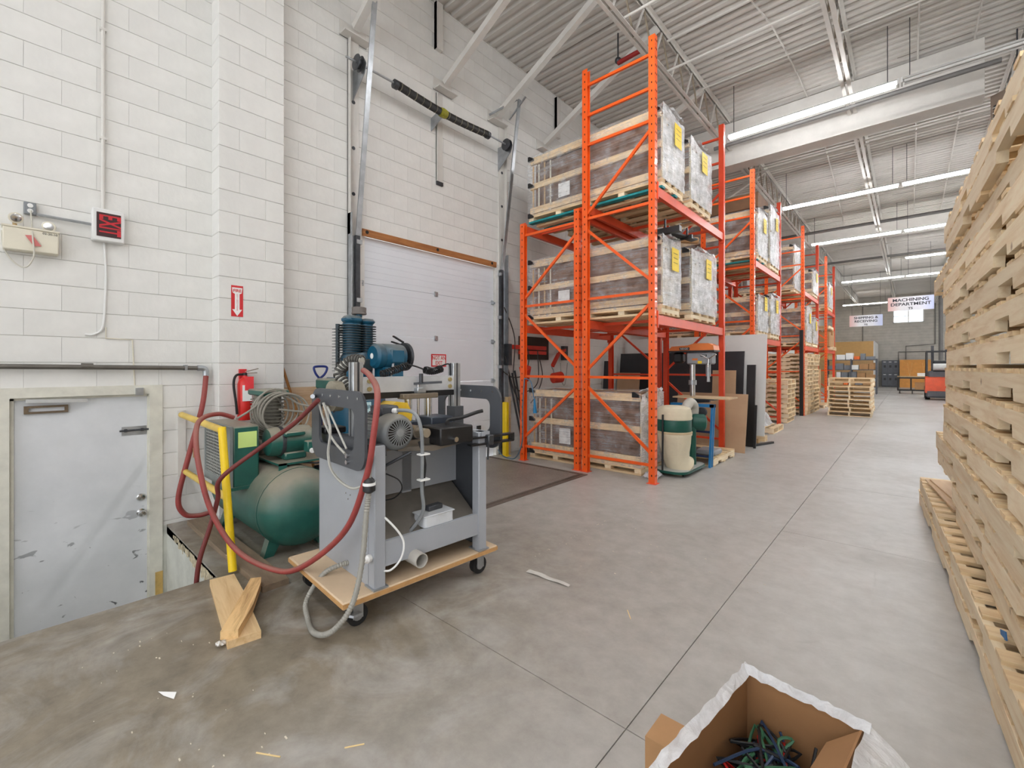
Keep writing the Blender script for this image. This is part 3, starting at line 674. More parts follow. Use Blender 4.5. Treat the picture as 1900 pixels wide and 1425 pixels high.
# dock leveller plate
r = T('dock_plate', 'worn steel tread plate set in the floor before the roll-up door', 'dock plate', (-4.1, 4.1, 0))
def tread():
    m, t, p = base('tread_plate'); vec = coords(t, (1, 1, 1)); ck = nd(t, 'ShaderNodeTexVoronoi'); ck.inputs['Scale'].default_value = 42
    t.links.new(vec, ck.inputs['Vector']); n1 = noise(t, vec, 1.8, 5)
    out = ramp(t, n1, [(.3, rgb(128, 121, 114)), (.7, rgb(158, 150, 142))]); out = mixcol(t, ramp(t, ck.outputs['Distance'], [(.2, (.35, .35, .35, 1)), (.5, (0, 0, 0, 1))]), out, rgb(172, 166, 158))
    t.links.new(out, p.inputs['Base Color']); p.inputs['Roughness'].default_value = .45; p.inputs['Metallic'].default_value = .35
    b = nd(t, 'ShaderNodeBump'); b.inputs['Strength'].default_value = .5; b.inputs['Distance'].default_value = .004; b.invert = True; t.links.new(ck.outputs['Distance'], b.inputs['Height']); t.links.new(b.outputs[0], p.inputs['Normal']); return m
bx(-4.97, -3.27, 3.0, 4.96, .0005, .006).build('plate', tread(), r)
EDG = M('rail_steel', (110, 98, 90), .5, .4, var=.25)
MB().box(-3.26, -3.16, 2.95, 5.02, .0005, .005).build('edge_rail', EDG, r); bx(-3.235, -3.225, 2.95, 5.0, .005, .012).build('edge_lip', EDG, r)
bx(-4.97, -3.16, 4.975, 5.03, .0005, .008).build('edge_rail', EDG, r)
bx(-3.6, -3.52, 3.3, 3.42, .006, .0065).build('slot', DARK, r)
# bollard, wood post and bars beside the dock door
r = T('bollard', 'short yellow steel bollard at the right foot of the dock door', 'bollard', (-4.78, 5.2, 0))
bx(-4.86, -4.77, 5.2, 5.27, .0, .86, b=.01).build('post', YELLOW, r); bx(-4.88, -4.75, 5.18, 5.29, 0, .01).build('base_plate', YELLOW, r)
tag(bx(-4.97, -4.9, 5.38, 5.455, 0, .93).build('timber_post', TIMB), 'short upright timber post beside the yellow bollard', 'post')
for i, (y, h) in enumerate(((5.42, 1.28), (5.5, 1.32), (5.56, 1.36))):
    tag(MB().cyl((-4.72 - .02 * i, y + .17, 0), (-4.97, y + .07, h), .016, n=8).build('steel_bar', DKST), ['short', 'middle', 'longest'][i] + ' dark steel bar leaning on the wall beside the timber post', 'bar', 'bars leaning beside the dock door')
# dock lights on the wall behind the inner rack
DLR = M('dock_light_red', (206, 50, 30), .45)
DLD = M('dark_backboard', (62, 52, 44), .7)
tag(bx(-4.99, -4.95, 5.75, 6.55, 1.55, 1.95).build('wall_board', DLD), 'dark backboard behind the red dock light arm on the wall', 'board')
r = T('dock_light', 'red dock light with a bucket shade hung beside the dock door', 'dock light', (-4.9, 5.6, 1.3))
MB().box(-4.95, -4.9, 5.42, 6.42, 1.72, 1.79).box(-4.95, -4.9, 5.7, 6.42, 1.64, 1.7).build('arm', DLR, r); bx(-4.98, -4.88, 5.38, 5.46, 1.45, 1.8).build('wall_mount', DKST, r)
s_ = MB().lathe([(.055, 0), (.06, .01), (.095, .2), (.1, .23), (.09, .22), (.05, .03)], (-4.72, 5.62, 1.2), (.25, -.35, .9), 20).build('shade', DLR, r)
MB().lathe([(.08, .2), (.0, .205)], (-4.72, 5.62, 1.2), (.25, -.35, .9), 16).build('lamp_glass', OFFW, s_)
r = T('dock_light', 'red dock light with jointed arm and drum shade behind the inner rack', 'dock light', (-4.9, 6.7, 1.2))
MB().bar((-4.93, 7.05, 1.75), (-4.85, 6.75, 1.68), .05, .05).bar((-4.85, 6.72, 1.66), (-4.75, 6.4, 1.44), .05, .06).build('arm', DLR, r)
bx(-4.98, -4.9, 6.98, 7.1, 1.55, 1.82).build('wall_mount', DKST, r)
MB().lathe([(.04, 0), (.09, .02), (.1, .2), (.095, .21), (.0, .19)], (-4.72, 6.34, 1.22), (.3, .9, .1), 20).build('shade', DLR, r)
MB().tube(spline([(-4.75, 6.38, 1.42), (-4.7, 6.36, 1.36), (-4.72, 6.4, 1.3)]), .012, 6).build('yoke', GALV, r)
CBL = M('dark_cable', (58, 54, 50), .6)
for i, P in enumerate(([(-4.95, 5.35, 2.4), (-4.9, 5.55, 1.9), (-4.88, 5.5, 1.2), (-4.88, 5.75, 1.0), (-4.85, 6.1, 1.15), (-4.85, 6.1, 1.7)], [(-4.93, 5.3, 1.35), (-4.9, 5.5, 1.25), (-4.9, 5.8, 1.3), (-4.88, 5.9, 1.6), (-4.93, 5.8, 1.95)], [(-4.92, 6.25, 1.55), (-4.9, 6.3, 1.25), (-4.9, 6.15, .95), (-4.88, 5.95, .8)], [(-4.93, 5.35, 1.6), (-4.9, 5.55, 1.0), (-4.88, 5.8, .75)])):
    tag(MB().tube(spline(P), .009, 6).build('hanging_cable', CBL), ['long dark cable looping under the red dock light arm', 'dark cable looping past the bucket shade of the dock light', 'dark cable hanging below the dark backboard', 'straight dark cable hanging beside the leaning steel bars'][i], 'cable', 'cables by the dock lights')
tag(MB().tube(spline([(-4.9, 6.85, 1.5), (-4.9, 6.9, 1.15), (-4.9, 7.0, 1.1), (-4.9, 7.08, 1.5)]), .007, 6).build('cord_loop', M('pale_cord', (170, 170, 164), .5)), 'pale cord hanging in a loop from the wall behind the rack', 'cord')
r = T('spray_hose', 'thin blue air line with a blue nozzle hung on the inner rack', 'air line', (-4.3, 5.14, .7))
MB().tube(spline([(-4.33, 5.13, 1.25), (-4.2, 5.12, 1.2), (-4.15, 5.12, 1.0), (-4.13, 5.12, .95)]), .008, 6).build('line', M('line_blue', (80, 120, 150), .5), r)
MB().cyl((-4.13, 5.12, .95), (-4.12, 5.12, .74), .012, .03, n=10).build('nozzle', M('nozzle_blue', (20, 120, 170), .4), r)
MB().tube(spline([(-4.33, 5.13, 1.25), (-4.36, 5.12, .8), (-4.36, 5.11, .3), (-4.5, 5.11, .03), (-4.75, 5.12, .02), (-4.9, 5.15, .1)]), .01, 6).build('supply_line', M('line_grey_blue', (86, 110, 124), .5), r)

# ================================================================== GREEN AIR COMPRESSOR
r = T('air_compressor', 'dusty green horizontal tank air compressor behind the yellow rail', 'compressor', (-4.05, 1.45, 0))
ty, tz, tr = 1.47, .345, .295
MB().lathe([(0, 0), (.12, .015), (.2, .05), (.26, .1), (tr, .17), (tr, 1.3), (.265, 1.39), (.2, 1.45), (.12, 1.485), (0, 1.5)], (-4.82, ty, tz), (1, 0, 0), 32).build('tank', GREEN, r)
MB().lathe([(tr + .004, 0), (tr + .004, .02)], (-3.56, ty, tz), (1, 0, 0), 32).build('weld_seam', GREEN, r)
MB().lathe([(.06, 0), (.062, .02), (.045, .03), (.045, .045), (0, .046)], (-3.42, ty + .16, tz - .02), (.9, .4, 0), 16).build('port_boss', M('cream_seal', (196, 186, 158), .6), r)
bx(-3.37, -3.345, ty + .175, ty + .215, tz - .045, tz + .005).build('port_plug', GREEN, r)
for x in (-4.6, -3.6):
    for s in (-1, 1): MB().prism([(ty + s * .1, tz - .22), (ty + s * .19, tz - .18), (ty + s * .24, .0), (ty + s * .17, .0)], 'x', x - .04, x + .04).build('leg', GREEN, r)
# mounting deck above the tank
MB().box(-4.65, -3.62, 1.36, 1.78, .655, .67).box(-3.63, -3.62, 1.36, 1.42, .5, .67).box(-3.63, -3.62, 1.72, 1.78, .5, .67).build('deck_plate', GREEN, r)
# belt guard box with wire mesh
GB = M('guard_grey', (128, 134, 134), .5, var=.1)
MB().box(-4.5, -3.82, 1.105, 1.29, .485, .965, b=.012).build('belt_guard', GREEN, r)
MB().ring([(-4.5, .485), (-3.82, .485), (-3.82, .965), (-4.5, .965)], [(-4.46, .55), (-3.94, .55), (-3.94, .925), (-4.46, .925)], 'y', 1.085, 1.106).build('guard_frame', GB, r)
bx(-4.46, -3.94, 1.102, 1.106, .55, .925).build('guard_dark', BLACK, r)
gm = MB()
for i in range(14): x = -4.46 + .52 * i / 13; gm.box(x - .003, x + .003, 1.09, 1.095, .55, .925)
for i in range(16): z = .55 + .375 * i / 15; gm.box(-4.46, -3.94, 1.09, 1.096, z - .004, z + .004)
gm.build('guard_mesh', M('mesh_wire', (178, 180, 176), .5, .4), r, kind='stuff')
bx(-3.82, -3.817, 1.14, 1.27, .80, .92).build('paper_note', NOTE, r, label='pale green paper note')
bx(-3.83, -3.815, 1.09, 1.33, .48, .505).build('guard_flange', GREEN, r)
# pump with cooling fins
FINW = M('dusty_cast_iron', (126, 122, 112), .7, .2, var=.25, scale=12, dust=.5)
MB().box(-4.42, -4.08, 1.38, 1.66, .67, .80, b=.02).build('crankcase', FINW, r)
for x in (-4.34, -4.15):
    h = MB().cyl((x, 1.5, .8), (x, 1.5, 1.17), .075, n=20).build('cylinder', FINW, r)
    for i in range(11): MB().cyl((x, 1.5, .83 + i * .03), (x, 1.5, .836 + i * .03), .105, n=20).build('cooling_fin', FINW, h)
bx(-4.44, -4.05, 1.40, 1.61, 1.17, 1.225, b=.012).build('cylinder_head', GREEN, r)
MB().tube(spline([(-4.05, 1.55, .72), (-4.02, 1.58, .78), (-4.0, 1.55, .72)], 6), .012, 8).build('drain_elbow', GALV, r)
# motor
m_ = MB().lathe([(.06, 0), (.105, .01), (.115, .04), (.118, .1), (.118, .29), (.11, .34), (.07, .37), (0, .372)], (-3.84, 1.34, .815), (0, 1, 0), 28).build('motor', GREEN, r)
MB().box(-3.95, -3.73, 1.45, 1.62, .67, .73, b=.01).build('motor_foot', GREEN, m_)
bx(-3.76, -3.70, 1.44, 1.6, .86, .9, b=.01).build('terminal_box', GREEN, m_)
MB().lathe([(.119, .09), (.121, .095), (.121, .115), (.119, .12)], (-3.84, 1.34, .815), (0, 1, 0), 28).build('motor_band', DKST, m_)
# pressure switch with gauges
p_ = bx(-3.7, -3.62, 1.58, 1.68, .73, .82, b=.008).build('pressure_switch', GREEN, r)
for y in (1.61, 1.67):
    g_ = MB().lathe([(.02, 0), (.021, .015), (.018, .018), (0, .018)], (-3.615, y, .745), (1, 0, 0), 16).build('gauge', PAPERW, p_)
MB().tube(spline([(-3.63, 1.66, .72), (-3.58, 1.7, .68), (-3.6, 1.66, .64), (-3.66, 1.58, .645), (-3.7, 1.5, .65)]), .008, 8).build('air_line', RUBBER, p_)
# coiled grey cable lying over the pump
for i in range(6):
    a = i * .7; P = []
    for k in range(13):
        t = 2 * math.pi * k / 12
        P.append((-4.08 + .03 * i, 1.44 + .02 * i + (.13 + .012 * i) * math.cos(t), 1.03 + .03 * math.sin(a) + (.15 + .012 * (i % 3)) * math.sin(t)))
    if i == 0: cc = T('cable_coil', 'grey coil of electric cable hung over the green compressor pump', 'cable', (-4.0, 1.5, .86))
    MB().tube(spline(P, 3), .008, 6).build('cable_turn', M('cable_grey', (142, 138, 128), .6), cc)
MB().tube(spline([(-4.0, 1.18, 1.005), (-4.0, 1.3, 1.08), (-4.02, 1.4, 1.16), (-4.0, 1.55, 1.17), (-3.95, 1.65, 1.1), (-3.9, 1.78, 1.06), (-3.95, 1.7, 1.03), (-4.0, 1.5, 1.06)]), .009, 6).build('cable_tail', M('cable_grey', (142, 138, 128), .6), cc)

# yellow guard rail
r = T('guard_rail', 'yellow pipe guard rail from the wall to a post by the landing', 'railing', (-3.6, 1.02, 0))
MB().cyl((-3.46, 1.0, .02), (-3.70, 1.0, .985), .026, n=16).build('post', YELLOW, r)
MB().cyl((-3.69, 1.0, .965), (-4.95, 1.02, .985), .026, n=14).build('top_rail', YELPALE, r)
MB().cyl((-3.58, 1.0, .5), (-4.95, 1.04, .47), .024, n=14).build('mid_rail', YELPALE, r)
bx(-4.999, -4.985, 1.0, 1.06, .42, 1.02).build('wall_plate', STEELW, r)
# red hoses
tag(MB().tube(spline([(-4.95, 1.208, 1.335), (-4.9, 1.165, 1.05), (-4.9, 1.06, .6), (-4.9, .985, .24), (-4.9, 1.03, .09), (-4.9, 1.13, .05), (-4.88, 1.25, .06), (-4.86, 1.4, .05)]), .022, 10).build('air_hose', HOSE), 'dark red hose hanging from the wall pipe and looping to the floor', 'hose')
tag(MB().tube(spline([(-4.0, 1.16, 1.02), (-3.95, 1.05, 1.06), (-3.84, .92, 1.05), (-3.72, .85, .98), (-3.6, .835, .765), (-3.5, .885, .45), (-3.35, .99, .2), (-3.03, 1.10, .13), (-2.72, 1.15, .22), (-2.36, 1.235, .5), (-2.16, 1.25, .83), (-2.1, 1.26, 1.07), (-2.13, 1.30, 1.28), (-2.3, 1.36, 1.365), (-2.5, 1.43, 1.4)]), .017, 10).build('air_hose', HOSE), 'long red hose sagging from the green compressor up over the grey machine', 'hose')
tag(MB().tube(spline([(-2.72, 1.25, 1.215), (-3.0, 1.22, 1.05), (-3.3, 1.12, .87), (-3.46, .93, .67), (-3.53, .93, .52), (-3.56, .89, .32), (-3.555, .83, .12), (-3.56, .81, -.1), (-3.56, .8, -.4)]), .015, 10).build('air_hose', M('dark_red_hose', (112, 46, 44), .6, var=.15)), 'dark red hose running from the grey machine down into the landing pit', 'hose')

# leftover timber on the floor
r = tag(MB().prism([(-.42, -.075), (.42, -.075), (.42, .075), (-.05, .075), (-.42, .06)], 'z', 0, .04).build('wood_offcut', TIMB), 'flat pale lumber offcut lying on the concrete beside the landing', 'lumber')
r.location = (-2.96, .855, .0); r.rotation_euler = (0, 0, math.radians(-9))
r = tag(MB().prism([(-.3, -.045), (.3, -.04), (.3, .04), (.05, .05), (-.22, .03), (-.3, .015)], 'z', 0, .042).build('wood_offcut', wood('splintered_wood', (232, 194, 138), (160, 112, 66), 'x')), 'splintered rough lumber offcut lying across the flat pale one', 'lumber')
r.location = (-2.83, .885, .041); r.rotation_euler = (0, 0, math.radians(-31))
tag(bx(-4.85, -3.03, 1.04, 1.2, 0, .04).build('floor_plank', M('dusty_plank', (136, 118, 98), .85, var=.2, scale=4, stretch=(1, 6, 6))), 'dusty brown plank lying on the floor under the compressor', 'plank')
tag(bx(-4.985, -4.97, 1.86, 2.36, .05, 1.2).build('plywood_sheet', wood('plywood_wall', (218, 188, 152), (184, 142, 104), 'y', knots=False)), 'plywood sheet standing against the wall behind the compressor', 'plywood')
r = T('broom', 'wooden broom handle leaning on the wall beside the plywood sheet', 'broom', (-4.6, 2.2, 0))
MB().cyl((-4.93, 1.87, 1.48), (-4.68, 2.2, .05), .014, n=10).build('handle', BROOM, r); bx(-4.76, -4.62, 2.24, 2.3, 0, .06).build('brush', BLACK, r)
r = T('shovel', 'blue D-handled shovel standing behind the machines', 'shovel', (-4.6, 2.14, 0))
BLU = M('handle_blue', (44, 58, 130), .45)
MB().tube(spline([(-4.6, 2.13, 1.3), (-4.6, 2.09, 1.35), (-4.6, 2.07, 1.41), (-4.6, 2.1, 1.425), (-4.6, 2.19, 1.425), (-4.6, 2.21, 1.4), (-4.6, 2.18, 1.34), (-4.6, 2.13, 1.3)], 5), .012, 8).build('grip', BLU, r)
MB().cyl((-4.6, 2.135, 1.31), (-4.6, 2.16, .4), .014, n=10).build('shaft', BLU, r); bx(-4.61, -4.59, 2.07, 2.23, 0, .4).build('blade', DKST, r)
for P in ([(-4.4, 1.0), (-4.3, 1.1)],): pass
tag(bx(-4.75, -4.66, 1.06, 1.09, .62, .70).build('card_scrap', CARD), 'torn brown card scrap stuck by the compressor guard', 'card')

# ================================================================== BLUE UPRIGHT COMPRESSOR behind the grey machine
r = T('upright_compressor', 'blue upright air compressor with finned pump behind the grey machine', 'compressor', (-4.2, 2.4, 0))
cx, cy = -4.2, 2.32
tk = MB().lathe([(0, .0), (.15, .03), (.24, .1), (.27, .18), (.27, 1.0), (.24, 1.08), (.15, 1.15), (0, 1.18)], (cx, cy + .02, .1), (0, 0, 1), 30).build('tank', TEAL, r)
for a in range(3): t = a * 2.1 + .4; MB().bar((cx + .24 * math.cos(t), cy + .24 * math.sin(t), .3), (cx + .3 * math.cos(t), cy + .3 * math.sin(t), 0), .06, .02).build('leg', TEAL, r)
bx(cx + .1, cx + .285, cy - .17, cy + .02, .9, 1.1, b=.01).build('control_box', TEAL, r)
bx(cx + .285, cx + .288, cy - .15, cy, .98, 1.08).build('name_plate', M('plate_pale', (196, 224, 226), .5), r)
text('10 HP', (cx + .29, cy - .075, 1.03), .055, TEAL, r)
MB().box(cx - .22, cx + .25, cy - .2, cy + .5, 1.19, 1.3).build('top_bracket', BLACK, r)
MB().box(cx - .22, cx + .255, cy - .2, cy + .505, 1.3, 1.315).build('top_plate', TEAL, r)
pcx = cx - .03; pcy = cy + .02
MB().lathe([(.15, 0), (.16, .03), (.16, .2), (.13, .25)], (pcx, pcy, 1.315), (0, 0, 1), 20).build('crankcase', TEAL, r)
MB().box(pcx + .12, pcx + .19, pcy - .08, pcy + .08, 1.38, 1.5, b=.01).build('inspection_cover', FINS, r)
for y, rr in ((pcy - .05, .12), (pcy + .11, .09)):
    h = MB().cyl((pcx, y, 1.55), (pcx, y, 1.86), rr * .75, n=20).build('cylinder', TEAL, r)
    for i in range(12): MB().lathe([(rr * .7, 0), (rr * 1.12, .002), (rr * 1.12, .008), (rr * .7, .011)], (pcx, y, 1.56 + i * .025), (0, 0, 1), 24).build('cooling_fin', FINS, h)
MB().box(pcx - .085, pcx + .085, pcy - .135, pcy + .04, 1.86, 1.94, b=.03).box(pcx - .07, pcx + .07, pcy + .045, pcy + .19, 1.86, 1.92, b=.03).build('cylinder_head', TEAL, r)
MB().cyl((pcx, pcy + .03, 1.93), (pcx, pcy + .03, 1.965), .03, n=12).build('intake_neck', TEAL, r)
MB().lathe([(.07, 0), (.074, .004), (.074, .018), (.07, .02), (.072, .07), (.06, .075)], (pcx, pcy + .03, 1.96), (0, 0, 1), 22).build('air_filter', M('filter_grey', (112, 106, 102), .7), r)
ic = MB()
for i in range(15): ic.box(pcx - .12, pcx + .05, pcy - .2, pcy - .17, 1.38 + i * .03, 1.384 + i * .03)
ic.build('intercooler_fin', FINS, r, kind='stuff'); MB().cyl((pcx - .03, pcy - .185, 1.34), (pcx - .03, pcy - .185, 1.85), .02, n=10).build('intercooler_pipe', FINS, r)
m_ = MB().lathe([(.0, 0), (.1, .004), (.125, .03), (.128, .09), (.122, .1), (.128, .11), (.128, .3), (.12, .34), (.06, .36)], (cx + .2, cy - .02 + .08, 1.53), (0, 1, 0), 28).build('motor', TEAL, r)
MB().cyl((cx + .2, cy + .0595, 1.53), (cx + .2, cy + .0575, 1.53), .03, n=8).build('maker_badge', PAPERW, m_)
bx(cx + .27, cx + .335, cy + .2, cy + .36, 1.46, 1.6, b=.012).build('terminal_box', TEAL, m_)
MB().box(cx + .1, cx + .3, cy + .15, cy + .36, 1.315, 1.42).build('motor_foot', TEAL, m_)
pl = MB().lathe([(.12, 0), (.15, .004), (.15, .012), (.14, .02), (.15, .03), (.15, .04), (.12, .044)], (cx + .16, cy + .45, 1.53), (0, 1, 0), 28).build('flywheel', DKST, r)
for i in range(5): a = i * 1.2566; MB().bar((cx + .16, cy + .47, 1.53), (cx + .16 + .13 * math.cos(a), cy + .47, 1.53 + .13 * math.sin(a)), .03, .02).build('spoke', DKST, pl)
MB().bar((cx + .14, cy + .47, 1.685), (pcx - .02, cy + .47, 1.76), .02, .016).bar((cx + .1, cy + .47, 1.66), (pcx - .05, cy + .47, 1.7), .02, .016).build('drive_belt', RUBBER, r)
MB().tube(spline([(cx + .3, cy + .24, 1.46), (cx + .31, cy + .22, 1.38), (cx + .28, cy + .22, 1.3)]), .012, 8).build('motor_conduit', GALV, r)
MB().tube(spline([(cx + .1, cy - .2, 1.33), (cx + .22, cy - .25, 1.36), (cx + .2, cy - .3, 1.42), (cx + .15, cy - .27, 1.46), (cx + .2, cy - .25, 1.38), (cx + .25, cy - .33, 1.2), (cx + .25, cy - .36, 1.0)]), .008, 6).build('loose_wire', RUBBER, r)
bx(cx - .2, cx + .12, cy - .33, cy - .18, 1.2, 1.31, b=.02).build('side_box', GREEN, r)

# ================================================================== GREY LINE-BORING MACHINE on a caster dolly
RZ = math.radians(-3.5)
dl = T('dolly', 'fibreboard platform dolly on four casters under the grey machine', 'dolly', (-2.19, 1.136, 0), RZ, local=True)
bx(-.81, .0, 0, 1.09, .152, .192, b=.006).build('platform', M('mdf_dusty', (206, 182, 152), .8, var=.08, scale=3), dl)
bx(-.812, .002, -.002, 1.092, .16, .184).build('platform_edge', M('mdf_edge', (190, 146, 94), .8, var=.1, scale=20), dl)
for x, y in ((-.1, .1), (-.1, .98), (-.72, .1), (-.72, .98)):
    c = MB().cyl((x - .022, y + .02, .058), (x + .022, y + .02, .058), .058, n=22).build('caster', RUBBER, dl)
    MB().cyl((x - .025, y + .02, .058), (x + .025, y + .02, .058), .03, n=14).build('hub', GALV, c)
    MB().box(x - .034, x - .028, y - .012, y + .045, .045, .14).box(x + .028, x + .034, y - .012, y + .045, .045, .14).box(x - .034, x + .034, y - .02, y + .045, .125, .14).build('fork', GALV, c)
    bx(x - .045, x + .045, y - .05, y + .05, .14, .152).build('mount_plate', GALV, c)
    if x > -.2 and y < .5: MB().bar((x + .03, y + .02, .075), (x + .07, y - .05, .095), .05, .012).build('brake_pedal', GALV, c)
mc = T('boring_machine', 'grey woodworking boring machine with black C-frames and a motor', 'machine', (-2.19, 1.136, 0), RZ, local=True)
Zb = .193
MB().box(-.77, -.08, .18, .186, Zb, .955).build('side_panel', GREYM, mc)
for k in range(3): MB().cyl((-.36 + .03 * k, .18, .66 - .03 * (k % 2)), (-.36 + .03 * k, .177, .66 - .03 * (k % 2)), .005, n=8).build('rivet', CHROME, mc)
MB().box(-.77, -.08, .994, 1.0, Zb, .955).build('side_panel', DGREY, mc)
MB().box(-.77, -.764, .18, 1.0, Zb, .955).build('back_panel', GREYM, mc)
for y in (.18, .93):
    bx(-.08, -.008, y, y + .07, Zb, .985, b=.006).build('front_leg', GREYM, mc)
    bx(-.1, .005, y - .012, y + .08, Zb, Zb + .008).build('leg_foot', GALV, mc)
bx(-.045, -.02, .25, .93, .30, .44).build('front_rail', GREYM, mc)
bx(-.4, -.34, .186, .994, .6, .9).box(-.4, -.34, .55, .62, .45, .9).build('inner_post', GREYM, mc)
MB().add([(-.05, .25, .42), (-.05, .94, .42), (-.70, .99, .80), (-.70, .19, .80), (-.05, .25, .41), (-.05, .94, .41), (-.7, .99, .79), (-.7, .19, .79)], [(0, 1, 2, 3), (7, 6, 5, 4), (0, 4, 5, 1), (1, 5, 6, 2), (2, 6, 7, 3), (3, 7, 4, 0)]).build('chip_chute', CHUTE, mc)
MB().ring([(.44 + .042 * math.cos(t * .3927), .30 + .042 * math.sin(t * .3927)) for t in range(16)], [(.44 + .037 * math.cos(t * .3927), .30 + .037 * math.sin(t * .3927)) for t in range(16)], 'x', -.09, .06).build('dust_port', M('port_grey', (184, 180, 172), .5), mc)
MB().lathe([(.018, 0), (.022, .01), (.022, .03), (.016, .035), (.01, .06)], (-.045, .178, .365), (.3, -1, 0), 10).build('cable_gland', PAPERW, mc)
# bed and table castings
MB().box(-.79, -.02, .17, .26, .92, .99).build('end_casting', DGREY, mc)
MB().box(-.79, .0, .95, 1.02, .94, .985).build('end_casting', GREYM, mc)
MB().box(-.62, -.1, .2, 1.0, .93, .975).build('bed', CHUTE, mc)
bx(-.77, -.6, .15, .29, .99, 1.03, b=.006).build('clamp_block', BLACK, mc)
bx(-.86, -.77, .2, .24, .955, .99).build('rail_end', GALV, mc)
# C shaped side plates
for y, mirror in ((.12, 0), (1.12, 1)):
    o = rrect(-.74, .0, .845, 1.285, .1, 6)
    if not mirror: i = rrect(-.62, -.13, .945, 1.185, .045, 6)
    else: i = rrect(-.66, -.11, .96, 1.19, .05, 6)
    MB().ring(o, i, 'y', y, y + .016).build('c_plate', DGREY, mc)
    for k in range(6): MB().cyl((-.68 + .12 * k, y, 1.245), (-.68 + .12 * k, y - .004, 1.245), .008, n=8).build('plate_bolt', CHROME, mc)
for z in (.9, .935): MB().cyl((-.2, .12, z - .02), (-.2, .105, z - .02), .013, n=8).build('hex_bolt', CHROME, mc)
# extrusions and cross beam
def extr(x, y, z0, z1, nm='extrusion_post'):
    m = MB().box(x - .034, x + .034, y - .034, y + .034, z0, z1, b=.004)
    e = m.build(nm, GALV, mc)
    MB().box(x + .034, x + .0345, y - .007, y + .007, z0, z1).box(x - .007, x + .007, y - .0345, y - .034, z0, z1).build('slot', DKST, e)
extr(-.42, .27, .97, 1.45); extr(-.42, 1.04, .99, 1.45)
MB().box(-.5, -.385, .3, 1.01, 1.255, 1.355).build('cross_beam', M('beam_silver', (196, 198, 200), .4, .2), mc)
MB().box(-.5, -.385, .3, 1.01, 1.215, 1.253).build('beam_slot', BLACK, mc)
for y, z in ((.97, 1.33), (.97, 1.28), (.34, 1.33), (.34, 1.28)): MB().cyl((-.385, y, z), (-.372, y, z), .015, n=8).build('beam_bolt', M('brass', (176, 160, 112), .4, .6), mc)
bx(-.46, -.36, 1.0, 1.08, .985, 1.13).build('post_bracket', DGREY, mc)
# coil air lines on the beam
def coilhose(P, R, turns):
    S = spline(P, 10); n = len(S); out = []
    for i in range(n * 4 - 4):
        f = i / 4; a = S[int(f)]; b = S[min(int(f) + 1, n - 1)]; p = a.lerp(b, f - int(f)); d = (b - a).normalized() if (b - a).length > 1e-6 else Vector((0, 1, 0))
        u = d.cross(Vector((0, 0, 1))); u = (u if u.length > .1 else Vector((1, 0, 0))).normalized(); w = d.cross(u); t = 2 * math.pi * turns * i / (n * 4 - 4)
        out.append(p + u * R * math.cos(t) + w * R * math.sin(t))
    return out
MB().tube(coilhose([(-.45, .46, 1.37), (-.45, .56, 1.4), (-.45, .66, 1.43)], .024, 14), .0055, 5).build('coiled_line', BLACK, mc)
MB().tube(coilhose([(-.45, .80, 1.4), (-.45, .87, 1.39), (-.45, .95, 1.41)], .024, 13), .0055, 5).build('coiled_line', BLACK, mc)
MB().tube(spline([(-.45, .66, 1.44), (-.45, .74, 1.42), (-.45, .8, 1.4)]), .006, 6).tube(spline([(-.45, .95, 1.43), (-.43, 1.0, 1.44), (-.42, 1.0, 1.36)]), .006, 6).build('line_link', BLACK, mc)
MB().tube(coilhose([(-.6, .3, 1.28), (-.66, .27, 1.38), (-.6, .32, 1.46), (-.52, .36, 1.46)], .034, 15), .009, 5).build('flex_duct', M('duct_dark_ring', (70, 68, 64), .6), mc)
MB().tube(spline([(-.6, .3, 1.28), (-.66, .27, 1.38), (-.6, .32, 1.46), (-.52, .36, 1.46)]), .032, 10).build('duct_core', M('duct_pale', (180, 178, 168), .6), mc)
MB().ring([(-.63 + .1 * math.cos(t * .3927), 1.23 + .1 * math.sin(t * .3927)) for t in range(16)], [(-.63 + .055 * math.cos(t * .3927), 1.22 + .055 * math.sin(t * .3927)) for t in range(16)], 'y', .2, .26).build('duct_collar', M('collar_tan', (158, 150, 132), .6, var=.2), mc)
# boring motor with fan cowl
MY, MZ = .33, 1.045
mt = MB().lathe([(.085, -.36), (.09, -.34), (.09, -.12), (.103, -.118), (.105, -.04), (.1, -.015), (.085, .0), (.08, .002)], (.0, MY, MZ), (1, 0, 0), 32).build('motor', M('motor_grey', (112, 116, 118), .45, .2, var=.1, dust=.5), mc)
fin = MB()
for k in range(26):
    a = 2 * math.pi * k / 26; fin.bar((-.34, MY + .094 * math.cos(a), MZ + .094 * math.sin(a)), (-.13, MY + .094 * math.cos(a), MZ + .094 * math.sin(a)), .004, .014, (0, math.cos(a), math.sin(a)))
fin.build('motor_fin', M('motor_grey', (112, 116, 118)), mt, kind='stuff')
MB().cyl((.0035, MY, MZ), (.001, MY, MZ), .072, n=28).build('fan_opening', BLACK, mt)
for k in range(26):
    a = 2 * math.pi * k / 26
    MB().bar((.006, MY + .02 * math.cos(a), MZ + .02 * math.sin(a)), (.006, MY + .074 * math.cos(a), MZ + .074 * math.sin(a)), .0045, .004).build('cowl_spoke', M('cowl_silver', (150, 154, 156), .4, .3), mt)
MB().lathe([(.024, 0), (.022, .008), (0, .01)], (.003, MY, MZ), (1, 0, 0), 14).build('cowl_hub', M('cowl_silver', (150, 154, 156)), mt)
bx(-.26, -.12, MY - .05, MY + .07, MZ + .09, MZ + .145, b=.01).build('junction_box', DGREY, mt)
MB().lathe([(.016, 0), (.018, .02), (.01, .03)], (-.12, MY + .03, MZ + .115), (1, .3, 0), 10).build('cable_gland', PAPERW, mt)
CAB = M('grey_cable', (136, 140, 142), .5)
